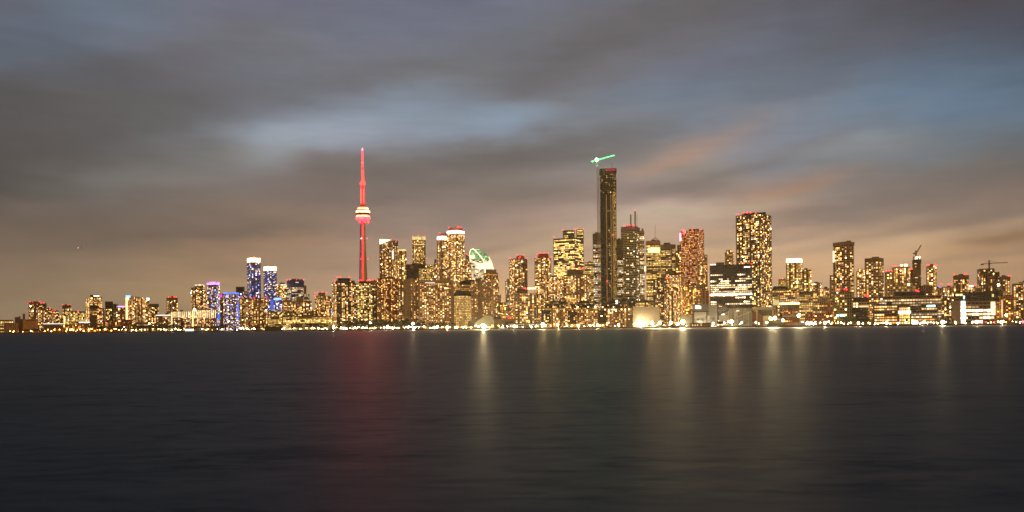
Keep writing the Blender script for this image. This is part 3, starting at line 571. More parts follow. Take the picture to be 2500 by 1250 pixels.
B('dark_glass_block', O, 'dark glass office with a pale frame and lit top floor', 2080, 2123, 737, 80, wall='conc', p=.35, pal='white', fp=5, cp=4, tiers=[(2082,2120,726,738,{'p':.12,'wall':'black','dy':4}),(2080,2117,751,775,{'p':.07,'wall':'black','dy':-1.6,'depth':1.5,'pal':'white'})], bea=[(2112,721),(2116,722.5),(2119,724)], sign=[(2100,2118,746,750,'warm',1.2)])
B('glass_stair_block', LOW, 'narrow glowing stair block left of the banded office', 2122, 2132, 738, 70, wall='tan', p=.9, pal='warm', fp=4, cp=2.4)
# ---- pier apartments in front
for (a, b_, lab, hh) in ((1322,1385,'western of three low pier apartment blocks with roof terraces',751),(1386,1458,'middle of three low pier apartment blocks with roof terraces',751),(1459,1548,'eastern of three low pier apartment blocks with roof terraces',751)):
    B('pier_apartment', A, lab, a, b_, hh, 30, wall='tan', p=.55, pal='warm', hero=1, fp=3.3, cp=3.2, sf=.38, mf=.3, depth=32, tiers=[(a+8, b_-3, 742, hh+1, {'wall':'black','p':.4,'dy':6,'depth':20}),(a, a+22, 757, 790, {'wall':'black','p':.25,'dy':-1.2,'depth':1})])
B('office_slab', O, 'dark rear block with two bright windows behind the pier apartments', 1498, 1551, 730, 110, wall='black', p=.05, pal='warm', depth=24, sign=[(1503,1508,733,737,'white',3),(1503,1508,739,742,'white',2.5)])
B('banded_block', O, 'low block with three white light bands behind the gold wall shed', 1553, 1582, 733, 130, wall='grey', p=1.0, pal='yel', office=1, fp=5.5, cp=3, sf=.4, mf=.03, wn=1.5)
# ------------------------------------------------------------------ helpers for one-off structures
def pix_prism(mb, pts, Y, depth, mi=0):
    """outline given in photo pixels, stood up at distance Y and given real thickness"""
    kc = sum(uv_of(*p)[0] for p in pts)/len(pts); d, n = axis_of(kc); C = (kc*Y, Y)
    fr = []
    for p in pts:
        u, v = uv_of(*p); x, y = onray(C, d, u); fr.append(Vector((x, y, CAMH+v*y)))
    bk = [q+Vector((n[0]*depth, n[1]*depth, 0)) for q in fr]
    area = sum(uv_of(*pts[i])[0]*uv_of(*pts[(i+1) % len(pts)])[1]-uv_of(*pts[(i+1) % len(pts)])[0]*uv_of(*pts[i])[1] for i in range(len(pts)))
    if area < 0: fr.reverse(); bk.reverse()
    uvs = lambda q: [((p[0]*d[0]+p[1]*d[1]), p[2]) for p in q]
    mb.face(fr, uvs(fr), mi); mb.face(bk[::-1], uvs(bk[::-1]), mi)
    for i in range(len(fr)):
        j = (i+1) % len(fr); q = [fr[j], fr[i], bk[i], bk[j]]; mb.face(q, [(0, 0), (1, 0), (1, depth), (0, depth)], mi)
def thing_at(name, cat, label, px, Y, group=None, z=GZ):
    p = P(px, base_y(px), Y); return empty(name, (p.x, p.y, z), label, cat, group)
steel = plain('crane_steel', (.10, .095, .09), .6)
conc = plain('raw_concrete', (.30, .25, .20), .85)
def lattice(mb, a, b, w, step=None, mi=0, chord=.22):
    a, b = Vector(a), Vector(b); d = b-a; L = d.length; d.normalize()
    up = Vector((0, 0, 1)) if abs(d.z) < .9 else Vector((0, 1, 0))
    x = d.cross(up).normalized()*w/2; y = x.cross(d).normalized()*w/2
    cs = [x+y, x-y, -x-y, -x+y]
    for c in cs: mb.bar(a+c, b+c, chord*w, None, mi)
    n = max(2, int(L/(step or w*1.3)))
    for i in range(n):
        p, q = a+d*(L*i/n), a+d*(L*(i+1)/n)
        for k in range(4): mb.bar(p+cs[k], q+cs[(k+1) % 4], chord*w*.6, None, mi)

# ------------------------------------------------------------------ red lit observation tower
Y = yshore(889)+400
root = thing_at('observation_tower', T, 'very tall slender spire lit red with a glowing round pod', 889, Y)
def at(py, px=None):
    q = P(px if px else 889.3, py, Y); return q
X0 = P(889, 806, Y).x
m2p = Y/F
zt_ = lambda py: P(888, py, Y).z
b = MB()
prof = [(806, 26), (770, 17.5), (730, 13.2), (690, 11.2), (640, 9.3), (590, 7.6), (540, 6.2)]
rings = []
for py, hw in prof:
    r = hw*m2p; z = zt_(py) if py < 806 else GZ; ring = []
    for k in range(3):                     # Y shaped section: three tapering legs round a hexagonal core
        a0 = math.radians(-90+k*120+ 24)
        for da, rr in ((-.16, 1.0), (.16, 1.0), (.75, .52), (1.34, .52)):
            ring.append((X0+r*rr*math.cos(a0+da), Y+r*rr*math.sin(a0+da), z))
    rings.append(ring)
for r0, r1 in zip(rings, rings[1:]):
    for i in range(12):
        j = (i+1) % 12; b.face([r0[i], r0[j], r1[j], r1[i]])
shaft_m = plain('tower_concrete', (.55, .44, .36), .8, .15, .05)
child(b, 'shaft', shaft_m, root)
def strip_on_shaft(name, frac, w, col, st, y0, y1):
    b = MB(); q = []
    for py in np.linspace(y0, y1, 9):
        hw = np.interp(-py, [-p[0] for p in prof], [p[1] for p in prof]); q.append((X0+frac*hw*m2p, Y-hw*m2p*1.06, zt_(py)))
    for a_, c_ in zip(q, q[1:]): b.bar(a_, c_, w*m2p, .6)
    child(b, name, emat(col, st), root)
strip_on_shaft('glow_strip', .02, 2.4, (1, .012, .012), 5, 541, 686)
strip_on_shaft('glow_strip', .02, .8, (1, .05, .045), 6, 541, 686)
strip_on_shaft('glow_strip', -.72, 2.6, (.25, .10, .30), .35, 541, 686)  # purple lamp light on the concrete painted in as a weak glowing strip
for (px, py, c, st) in ((882.5, 582, 'white', 6), (881, 632, 'red', 6), (897.5, 632, 'red', 5), (896, 582, 'pink', 3), (880, 684, 'red', 6), (900, 684, 'red', 6)):
    b = MB(); b.ball(P(px, py, Y-12), 1.6); child(b, 'beacon', emat(EMC[c], st), root)
c0 = (X0, Y)
def ring_part(name, prf, mat, seg=28):
    b = MB(); b.lathe(c0, [(r*m2p, zt_(y)) for y, r in prf], seg); child(b, name, mat, root)
dk = plain('pod_cladding', (.16, .12, .10), .5)
ring_part('pod_base', [(541, 6.4), (539, 14), (536.5, 16.2)], emat((.9, .16, .30), 1.0))  # pink light on the pod underside painted in as emission
ring_part('pod_light_ring', [(536.4, 16.3), (533, 17), (530.5, 17)], crown_mat((1, .035, .04), 11))
ring_part('pod_light_ring', [(530.4, 16.4), (526.6, 16.4)], crown_mat((1, .22, .10), 8))
ring_part('pod_deck', [(526.5, 17.6), (520.9, 17.8), (520.3, 17)], facade((.2, .13, .1), (.02, .012, .012), 2.6, 3.2, .3, .3))
ring_part('pod_light_ring', [(520.2, 17), (515.5, 17)], crown_mat((1, .40, .20), 9))
ring_part('pod_deck', [(515.4, 15.6), (512.5, 14.2)], dk)
ring_part('pod_light_ring', [(512.4, 14), (507.5, 12.8)], crown_mat((1, .30, .12), 8))
ring_part('pod_roof', [(507.4, 12), (505.5, 6.4)], dk)
redwash = emat((1, .007, .006), 10); redpale = emat((1, .02, .014), 10)  # red lamp wash on mast and antennas painted in as emission
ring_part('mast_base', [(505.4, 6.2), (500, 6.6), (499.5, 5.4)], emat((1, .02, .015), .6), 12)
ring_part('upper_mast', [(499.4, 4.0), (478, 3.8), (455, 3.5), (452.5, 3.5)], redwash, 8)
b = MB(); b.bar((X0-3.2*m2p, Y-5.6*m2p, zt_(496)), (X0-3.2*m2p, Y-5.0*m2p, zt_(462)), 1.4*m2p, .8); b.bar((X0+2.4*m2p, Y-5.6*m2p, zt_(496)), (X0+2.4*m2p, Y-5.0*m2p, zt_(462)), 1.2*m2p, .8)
child(b, 'glow_strip', emat((1, .045, .03), 9), root)  # bright wash-lit mast edges painted in as glowing bars
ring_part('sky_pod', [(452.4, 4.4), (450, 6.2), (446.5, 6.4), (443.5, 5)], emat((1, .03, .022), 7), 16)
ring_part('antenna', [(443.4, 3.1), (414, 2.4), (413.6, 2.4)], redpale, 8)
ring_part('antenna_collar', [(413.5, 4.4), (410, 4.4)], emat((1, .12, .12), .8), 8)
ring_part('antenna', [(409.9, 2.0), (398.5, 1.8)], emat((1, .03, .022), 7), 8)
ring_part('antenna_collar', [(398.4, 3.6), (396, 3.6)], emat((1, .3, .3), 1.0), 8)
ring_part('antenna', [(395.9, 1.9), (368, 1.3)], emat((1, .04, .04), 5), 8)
ring_part('antenna_tip', [(367.9, 1.8), (362, 1.2), (361, .4)], emat((1, .30, .45), 3.0), 8)

for px_ in (879.5, 889.3, 899):
    b = MB(); q = P(px_, 542.2, Y-22); seg = 12; k_ = math.atan(q.x/q.y); n_ = (math.sin(k_), math.cos(k_)); dd = (math.cos(k_), -math.sin(k_))
    b.face([(q.x+dd[0]*1.3*math.cos(2*math.pi*i/seg), q.y+dd[1]*1.3*math.cos(2*math.pi*i/seg), q.z+1.3*math.sin(2*math.pi*i/seg)) for i in range(seg)])
    child(b, 'red_fill_disc', emat((1, .0001, .00012), 4800), root)  # added discs facing the lake to strengthen the red water column
    b = MB(); b.box((q.x+n_[0]*1.0, q.y+n_[1]*1.0, q.z), 2.7, 1.4, 2.7, -k_); child(b, 'fill_disc_back', dk, root)

# ------------------------------------------------------------------ tallest tower under construction + its crane
Y = yshore(1486)+170
xm = 1486; root = thing_at('skyscraper', T, 'tallest unfinished tower, dark glass with pale ribs and gold lit side', xm, Y)
zz = lambda y, x=1486: P(x, y, Y).z
poly = fit(chamfer(footprint(1465.5, 1506, Y, 580, 1487), 13), 1465.5, 1505.5, 580)
m0 = facade((.05, .042, .036), (.005, .005, .006), 4.2, 3.0, .30, .05)
b = MB(); b.prism(poly, GZ, zz(412), None, None, 0, True, 1)
child(b, 'wall', [m0, DARKROOF()], root)
# chamfered polygon order: find edges by direction and dress them
kk = lambda p: p[0]/p[1]
edges = [(poly[i], poly[(i+1) % len(poly)]) for i in range(len(poly))]
front = sorted([e for e in edges if ((e[1][1]-e[0][1])*e[0][0]-(e[1][0]-e[0][0])*e[0][1]) < 0 and kk(e[1]) > kk(e[0])+.0004], key=lambda e: kk(e[0]))
def on_edge(e, t, off=0.3):
    a, c = e; l = math.hypot(c[0]-a[0], c[1]-a[1]); nx, ny = (c[1]-a[1])/l, -(c[0]-a[0])/l
    return (a[0]+(c[0]-a[0])*t+nx*off, a[1]+(c[1]-a[1])*t+ny*off), math.atan2(c[1]-a[1], c[0]-a[0]), l
rib = plain('pale_rib', (.88, .74, .58), .45); slabm = plain('pale_slab', (.46, .36, .26), .7)
def rib_at(px, y0, y1, w=1.0):
    k = uv_of(px, 600)[0]; hy = hitY(poly, k, Y)-.7; b = MB(); b.box((k*hy, hy, (zz(y0)+zz(y1))/2), w*m2, 1.0, zz(y0)-zz(y1), -math.atan(k)); child(b, 'rib', rib, root)
m2 = Y/F
for px, y0, y1 in ((1481.5, 474, 738), (1492.5, 474, 728), (1497, 474, 738), (1465.8, 500, 738)): rib_at(px, y1, y0, 1.5)
for py in (512, 514.5, 599, 602.5, 685, 688.5, 728, 731):
    k0 = uv_of(1481.5, py)[0]; k1 = uv_of(1493, py)[0]; a0, a1 = hitY(poly, k0, Y)-.6, hitY(poly, k1, Y)-.6
    b = MB(); b.bar((k0*a0, a0, zz(py)), (k1*a1, a1, zz(py)), .9); child(b, 'cross_rib', rib, root)
# left face: rounded stack of balcony slabs
b = MB(); py = 482.0
k0, k1 = uv_of(1466, 600)[0], uv_of(1480.5, 600)[0]; A0, A1 = hitY(poly, k0, Y), hitY(poly, k1, Y)
while py < 738:
    b.bar((k0*(A0-.4), A0-.4, zz(py)), (k1*(A1-.4), A1-.4, zz(py)), 1.3, 1.2); py += 4.1
child(b, 'balcony_stack', slabm, root)
rnd = random.Random(5)
def winlist(pts, w, h, mname='window', stuff=False, ang=0):
    for (x, y, z, col) in pts:
        c = MB(); c.box((x, y, z), w, .3, h, ang, 0, col); o = c.build(mname, window_mat(), root)
pts = []
py = 520.0
while py < 725:
    if rnd.random() < .42:
        px = 1488+rnd.choice([-1.2, 0, 1.2, 3]); k = uv_of(px, py)[0]; hy = hitY(poly, k, Y)-.3; s = rnd.choice([.35, .7, 1.4]); pts.append((k*hy, hy, zz(py), (s, s*.62, s*.3)))
    py += 4.1
winlist(pts, 2.0, 1.8)
b = MB(); py = 470.0; kR = lambda px: uv_of(px, 600)[0]
while py < 736:     # gold lit right side: chevron pairs on every floor
    for px in (1499, 1501.2, 1503.6):
        if rnd.random() < ((.9 if py < 600 else .85)):
            k = kR(px); hy = hitY(poly, k, Y)-.3; s = rnd.lognormvariate(-.35, .4); b.box((k*hy, hy, zz(py)+rnd.choice([-.5, .5])), 1.7, .3, 1.5, math.radians(40), 0, (s*1.1, s*.58, s*.13))
    py += 3.4
o = child(b, 'window', window_mat(), root); o['kind'] = 'stuff'
b = MB(); py = 424.0
while py < 470:
    for px in (1468.5, 1471.5, 1474.5, 1477.5, 1480, 1483, 1486, 1489, 1492, 1495, 1498, 1500.5, 1503):
        pr = .16 if px < 1480 else (.55 if 1481 < px < 1488 or px > 1499 else .18)
        if rnd.random() < pr:
            k = kR(px); hy = hitY(poly, k, Y)-.3; s = rnd.lognormvariate(-.5, .7); b.box((k*hy, hy, zz(py)), 1.6, .3, 1.5, 0, 0, (s, s*.52, s*.12))
    py += 4.0
o = child(b, 'window', window_mat(), root); o['kind'] = 'stuff'
b = MB(); pc = grown(poly, 1.0); b.prism(pc, zz(421), zz(409.5), None, None, 0); child(b, 'parapet', plain('hoarding', (.05, .03, .03), .7), root)
for (x0_, x1_, st) in ((1481, 1504.5, .55),):
    k0, k1 = kR(x0_), kR(x1_); 
    b = MB(); n_ = 10
    for i in range(n_):
        ka, kb = k0+(k1-k0)*i/n_, k0+(k1-k0)*(i+1)/n_; ya, yb_ = hitY(pc, ka, Y)-.4, hitY(pc, kb, Y)-.4
        b.bar((ka*ya, ya, zz(413.5)), (kb*yb_, yb_, zz(413.5)), .6, 3.4)
    child(b, 'red_light_band', emat((1, .04, .06), st), root)
b = MB(); lattice(b, P(1494.5, 410, Y+16), P(1494.5, 398, Y+16), 1.4); child(b, 'mast', steel, root)
b = MB(); k = kR(1505.6); b.bar((k*(Y+8), Y+8, zz(470)), (k*(Y+8), Y+8, zz(436)), 1.2); child(b, 'hoist_mast', steel, root)
for (px, py) in ((1495.5, 573), (1481, 686)):
    k = kR(px); hy = hitY(poly, k, Y)-1.5; b = MB(); b.ball((k*hy, hy, zz(py)), 1.2); child(b, 'beacon', emat(EMC['red'], 5), root)

Yc = Y+6
root = thing_at('tower_crane', 'crane', 'tall climbing crane with green lit jib and blazing white lamp', 1459, Yc)
zc = lambda y, x=1459: P(x, y, Yc)
lattice_m = plain('crane_mast_paint', (.34, .32, .30), .5)
b = MB(); q0, q1 = zc(800), zc(394); lattice(b, (q1.x+.8, Yc, GZ), (q1.x, Yc, q1.z), 3.4, 5.5, 0, .2); child(b, 'mast', lattice_m, root)
for py in (436, 463, 490, 517, 544, 571, 600, 640):
    q = zc(py); r_ = P(1467, py, Yc); b = MB(); b.bar(q, (r_.x, Yc+3, q.z), .9); child(b, 'tie_bar', lattice_m, root)
tip, tail, piv = P(1500, 378.8, Yc), P(1443, 394.2, Yc), P(1459, 390.5, Yc)
b = MB(); lattice(b, piv, tip, .95, 4, 0, .26); child(b, 'jib', emat((.10, 1, .22), 6), root)
b = MB(); lattice(b, piv, tail, .95, 4, 0, .26); child(b, 'counter_jib', emat((.10, 1, .22), 5), root)
b = MB(); b.box(P(1447, 396, Yc), 2.6, 2.2, 3.2); child(b, 'counterweight', steel, root)
b = MB(); b.box(P(1460, 395, Yc-1), 2.6, 2.4, 2.8); child(b, 'cab', steel, root)
b = MB(); b.ball(P(1457, 389.5, Yc-2.5), 2.3, 12, 8); child(b, 'floodlight', emat((.38, 1, .42), 1200), root)

def crane(label, mast, tipp, tailp, dY, thick=1.6, cab=True):
    Y = yshore(mast[0])+dY; r = thing_at('tower_crane', 'crane', label, mast[0], Y, None, P(mast[0], mast[2], Y).z)
    top = P(mast[0], mast[1], Y); bot = P(mast[0], mast[2], Y)
    b = MB(); lattice(b, bot, top, thick, 3, 0, .25); child(b, 'mast', steel, r)
    b = MB(); lattice(b, P(mast[0], mast[3], Y), P(*tipp, Y), thick*.8, 3.5, 0, .3); child(b, 'jib', steel, r)
    b = MB(); lattice(b, P(mast[0], mast[3], Y), P(*tailp, Y), thick*.8, 3, 0, .3); child(b, 'counter_jib', steel, r)
    b = MB(); b.box(P(tailp[0], tailp[1]+1, Y), 4.2, 2.4, 2.6); child(b, 'counterweight', steel, r)
    b = MB(); b.box(P(mast[0]+.8, mast[3]+1, Y-1), 2, 2, 2.2); child(b, 'cab', steel, r)
    b = MB(); b.bar(top, P((tipp[0]+mast[0])/2, (tipp[1]+mast[3])/2, Y), .3); b.bar(top, P(*tailp, Y), .3); child(b, 'tie_rope', steel, r)
crane('luffing crane with raised jib on the slim unfinished tower', (2236, 612, 626, 620), (2249, 598), (2232, 618), 262)
crane('hammerhead crane with a long level jib over the bare frame tower', (2415, 635.5, 657, 643), (2460, 640.8), (2397.5, 645), 232, 1.8)
crane('small maintenance crane arm on the taller white crowned twin', (1113, 553, 557, 555), (1106, 552), (1120, 556), 498, 1.0)
crane('small maintenance crane arm on the shorter white crowned twin', (1087, 568, 571, 569), (1081, 566.5), (1092, 570), 515, 1.0)
crane('small maintenance arm on the roof of the taller blue violet tower', (621, 627.5, 630, 628.5), (626, 627), (616, 628), 438, 1.0)
crane('small maintenance arm on the roof of the shorter blue violet tower', (661, 647.5, 651, 648.5), (667, 646.5), (656, 649), 438, 1.0)
crane('slanted maintenance arm beside the blazing slanted crown', (951, 584, 589, 585), (954, 580.5), (948, 586), 440, 1.0)

# blazing wedge on the slanted crown tower, and its mark on the wall
for o_ in list(bpy.data.objects):
    if o_.get('label', '').startswith('tall tower with a slanted blazing'): wc = o_
b = MB(); pix_prism(b, [(927, 584), (953, 585.5), (927, 596)], yshore(950)+415, 4); child(b, 'crown', emat((1, .78, .42), 5), wc)

# masts and pyramids
def mast(label_root_start, name, pts, w, dY, mat=None, red=()):
    r = [o for o in bpy.data.objects if o.get('label', '').startswith(label_root_start)][0]
    Y = yshore(pts[0][0])+dY; b = MB()
    for a_, c_ in zip(pts, pts[1:]): b.bar(P(*a_, Y), P(*c_, Y), w)
    child(b, name, mat or steel, r)
    for (px, py) in red:
        ob = bpy.data.objects.new('beacon', beacon_mesh()); COL.objects.link(ob); ob.parent = r; ob.location = P(px, py, Y)-r.location
mast('white striped office tower carrying', 'antenna_mast', [(1540, 553), (1540, 524)], 3.0, 500)
mast('white striped office tower carrying', 'antenna_mast', [(1550.5, 553), (1550.5, 515)], 3.0, 500, None, [(1550.5, 514.5), (1550.5, 540)])
mast('white striped office tower carrying', 'antenna_mast', [(1555, 556), (1555, 524)], 1.0, 500, plain('pale_mast', (.5, .45, .4), .5))
mast('olive yellow office tower', 'roof_frame', [(1590, 588), (1599.5, 580), (1609, 588)], 1.6, 445, conc)
mast('olive yellow office tower', 'antenna_mast', [(1599.5, 581), (1599.5, 548)], .7, 445, plain('pale_mast', (.5, .45, .4), .5))

# red emblem (S curve) on the red office tower
r = [o for o in bpy.data.objects if o.get('label', '').startswith('red granite office tower')][0]
Y = yshore(1691)+418; k = uv_of(1669, 566.5)[0]
cu = bpy.data.curves.new('emblem', 'FONT'); cu.body = 'S'; cu.size = 15; cu.extrude = .25; cu.align_x = 'CENTER'; cu.align_y = 'CENTER'; cu.offset = .25
tmp = bpy.data.objects.new('emblem', cu); COL.objects.link(tmp); bpy.context.view_layer.update()
me = bpy.data.meshes.new_from_object(tmp.evaluated_get(bpy.context.evaluated_depsgraph_get())); COL.objects.unlink(tmp); bpy.data.objects.remove(tmp)
me.materials.clear(); me.materials.append(emat((1, .05, .05), 8))
ob = bpy.data.objects.new('emblem', me); COL.objects.link(ob); ob.parent = r
hy = None
q = P(1669.5, 567, Y-8); ob.location = q-r.location; ob.rotation_euler = (math.pi/2, 0, -math.atan(k)+math.radians(0))

# ------------------------------------------------------------------ curved green lit tower
Y = yshore(1178)+440; root = thing_at('curved_tower', A, 'curved sail shaped tower edged in white light with green bands', 1178, Y)
sil = [(1150, 800), (1149, 640), (1146.5, 618), (1149, 610), (1155, 607.3), (1171, 608.5), (1183, 617), (1193, 627), (1200, 640), (1204, 654), (1204.5, 800)]
b = MB(); pix_prism(b, sil, Y, 26); child(b, 'wall', facade((.10, .11, .07), (.010, .016, .010), 3.4, 3.2, .3, .1), root)
kc = uv_of(1178, 650)[0]; d_, n_ = axis_of(kc); Cc = (kc*Y, Y)
def fp3(px, py, off=-.5):
    u, v = uv_of(px, py); x, y = onray(Cc, d_, u); return Vector((x+n_[0]*off, y+n_[1]*off, CAMH+v*y))
def tube(name, pts, w, col, st):
    b = MB()
    for a_, c_ in zip(pts, pts[1:]): b.bar(fp3(*a_, -.8), fp3(*c_, -.8), w)
    child(b, name, emat(col, st), root)
tube('edge_light', [(1148.5, 640), (1146.5, 618), (1149, 610), (1155, 607.3)], 1.5, (1, .80, .42), 3)
tube('edge_light', [(1155, 607.3), (1163, 614), (1172, 624), (1180, 635), (1184, 648), (1184.5, 666)], 1.8, (1, .80, .42), 3.5)
tube('edge_light', [(1193, 627), (1200, 640), (1204, 654), (1204.5, 664)], 1.4, (1, .80, .42), 2.6)
lx = lambda py: np.interp(py, [607, 610, 618, 640, 700], [1155, 1149, 1147, 1149, 1150])
rx = lambda py: np.interp(py, [608, 617, 627, 640, 654], [1171, 1183, 1193, 1200, 1204])
mx = lambda py: np.interp(py, [607, 614, 624, 635, 648, 666], [1155, 1163, 1172, 1180, 1184, 1185])
b = MB(); rnd = random.Random(3); py = 609.5
while py < 690:
    for (xa, xb, side) in ((lx(py)+1, mx(py)-1.2, 0), (mx(py)+1.6, rx(py)-1, 1)):
        x = xa
        while x < xb-1:
            L_ = min(rnd.uniform(2, 7), xb-x)
            green = py < 634
            if rnd.random() < .93 or py > 636:
                s = rnd.lognormvariate(.1, .4)
                col = ((.25*s, .85*s, .28*s) if rnd.random() < .5 else (.7*s, 1.0*s, .5*s)) if green else (1.6*s, 1.2*s, .7*s)
                hot = (side == 1 and 641 < py < 656) or (side == 0 and 643 < py < 656 and xa > 0 and x > 1160) or (side == 0 and 622 < py < 631 and x < 1157)
                if hot: col = (4.5, 3.6, 2.2)
                elif not green and rnd.random() < .15: x += L_; continue
                q = fp3(x+L_/2, py, -.2); b.box(q, (L_-.4)*Y/F, .4, 1.5*Y/F*.8, -math.atan(kc), 0, col)
            x += L_
    py += 2.9
o = child(b, 'window', window_mat(), root); o['kind'] = 'stuff'

# black roofs of the two terminal office blocks
def roofcap(start, pts, dY, depth):
    r = [o for o in bpy.data.objects if o.get('label', '').startswith(start)][0]; b = MB(); pix_prism(b, pts, yshore(pts[0][0])+dY, depth)
    child(b, 'roof', plain('slate_roof', (.012, .012, .012), .8), r)
roofcap('upper office block with a black hipped', [(1120, 695), (1122, 690), (1130, 685.5), (1148, 683.3), (1158, 683), (1160, 692), (1155, 695)], 130, 22)
roofcap('lower gridded office block', [(1107.5, 723), (1110, 714), (1116, 709.5), (1143, 709.5), (1149, 715), (1151, 723)], 69, 26)
roofcap('banded block with a dark rounded', [(217, 752.5), (219, 747.5), (223, 745.5), (236, 746.5), (242, 750.5), (243, 752.5)], 189, 20)
roofcap('banded block with a dark pitched', [(1885, 707), (1889, 699), (1923, 699.5), (1927, 707)], 169, 20)

# dim round logo on the black media block
r = [o for o in bpy.data.objects if o.get('label', '').startswith('black box building with a dim')][0]
Y = yshore(1015)+298; q = P(1005, 652, Y); b = MB(); seg = 20
ring = [(q.x+5*math.cos(2*math.pi*i/seg), Y, q.z+5*math.sin(2*math.pi*i/seg)) for i in range(seg)]
bk = [(x, y-.4, z) for x, y, z in ring]
b.face(bk[::-1] if False else bk); 
for i in range(seg): j = (i+1) % seg; b.face([ring[i], ring[j], bk[j], bk[i]])
child(b, 'logo_disc', plain('dim_logo', (.30, .12, .06), .6), r)

# ------------------------------------------------------------------ waterfront one-offs
silo_m = plain('silo_concrete', (.30, .22, .15), .9, .2, .08)
Y = yshore(30)+25
for i in range(6):
    px = 10.5+i*6.2; q = P(px, 800, Y); w = 3.05*Y/F
    b = MB(); b.lathe((q.x, Y+w), [(w, GZ), (w, P(px, 788.5, Y).z)], 16)
    lab = ['westernmost tall round concrete grain silo', 'grain silo next to the westernmost one', 'third grain silo from the west end', 'third grain silo from the elevator house', 'grain silo one away from the elevator house', 'grain silo against the elevator house'][i]
    o = b.build('grain_silo', silo_m, None, (q.x, Y+w, GZ)); tag(o, lab, 'silo', 'row of concrete grain silos')
root = thing_at('grain_elevator', O, 'windowed elevator house rising behind the silos', 44, Y+30)
for (x0, x1, y, nm) in ((36, 45.5, 774, 'head_house'), (45.5, 50, 772, 'stair_shaft'), (44, 56, 779, 'bin_block')):
    b = MB(); b.prism(footprint(x0, x1, Y+14, y, None, 10), GZ, P(x0, y, Y+14).z, None, None, 0); child(b, nm, facade((.16, .10, .07), (.03, .03, .03), 7, 6, .5, .5), root)
root = thing_at('grain_store', O, 'tan windowless grain store with a dark slim tower', 73, Y)
b = MB(); b.prism(footprint(56, 90, Y, 795, None, 26), GZ, P(73, 779.5, Y).z, None, None, 0); child(b, 'wall', plain('tan_render', (.42, .24, .12), .9), root)
b = MB(); b.prism(footprint(55.5, 61.5, Y+8, 785, None, 12), GZ, P(58, 766, Y+8).z, None, None, 0); child(b, 'lift_tower', plain('brown_render', (.16, .10, .06), .9), root)
b = MB(); b.prism(footprint(63, 88, Y-.6, 782, None, 1), P(73, 783, Y).z, P(73, 781, Y).z, None, None, 0); child(b, 'cornice_band', plain('brown_render', (.16, .10, .06), .9), root)

# theatre with a pale gabled front on the quay
Y = yshore(1190)+45; root = thing_at('quay_theatre', 'theatre', 'low theatre with a pale pentagon gable front near the brightest quay lamp', 1190, Y)
pale_g = plain('pale_green_clad', (.42, .44, .30), .8)
b = MB(); pix_prism(b, [(1158, 797), (1158, 789), (1182, 772), (1196, 772), (1204, 784), (1204, 797)], Y, 24); child(b, 'gable_wall', pale_g, root)
b = MB(); pix_prism(b, [(1181, 773), (1183, 771), (1197, 771), (1206, 784), (1206, 797), (1204, 797), (1203.5, 785), (1195.5, 773)], Y-1, 26); child(b, 'roof_edge', plain('pale_trim', (.6, .6, .46), .7), root)
b = MB(); pix_prism(b, [(1140, 797), (1146, 784), (1165, 776), (1182, 773), (1160, 788), (1158, 797)], Y+3, 30); child(b, 'roof', plain('brown_shingle', (.12, .10, .07), .9), root)
b = MB(); b.prism(footprint(1205, 1262, Y+6, 788, None, 24), GZ, P(1230, 779, Y+6).z, None, None, 0); child(b, 'side_hall', plain('hall_clad', (.26, .21, .15), .85), root)
b = MB(); b.prism(footprint(1206, 1224, Y+10, 778, None, 14), P(1215, 779, Y+6).z, P(1215, 773, Y+10).z, None, None, 0); child(b, 'fly_tower', plain('hall_clad2', (.10, .08, .07), .85), root)
b = MB(); b.prism(footprint(1233, 1252, Y+2, 790, None, 6), P(1240, 797, Y+2).z, P(1240, 785, Y+2).z, None, None, 0); child(b, 'doorway', plain('door_frame', (.08, .06, .05), .8), root)
b = MB(); b.prism(footprint(1239, 1247, Y+3, 772, None, 5), P(1240, 779, Y+6).z, P(1240, 770.5, Y+3).z, None, None, 0); child(b, 'lit_sign', emat((1, .10, .04), 1.0), root)

# gold washed sheet wall shed
Y = yshore(1578)+28; root = thing_at('sheet_wall_shed', 'shed', 'large blank pale wall shed washed by a white floodlight', 1578, Y)
b = MB(); pix_prism(b, [(1545, 800), (1545, 747.5), (1610, 749.5), (1611, 800)], Y, 20); child(b, 'wall', plain('pale_sheet', (.55, .44, .24), .7, .08, .05), root)
b = MB()
for i in range(40):
    px, py = R.uniform(1550, 1606), R.uniform(752, 775); q = P(px, py, Y-.3); b.box(q, 1.0, .3, .5)
o = child(b, 'vent', plain('pale_vent', (.75, .65, .42), .4), root); o['kind'] = 'stuff'
root = thing_at('small_kiosk', 'kiosk', 'small pale banded kiosk beside the blank wall shed', 1538, Y-6)
b = MB(); b.prism(footprint(1532, 1544, Y-10, 790, None, 7), GZ, P(1538, 782.5, Y-10).z, None, None, 0); child(b, 'wall', facade((.45, .42, .28), (.05, .05, .04), 1.7, 30, .55, .02), root)

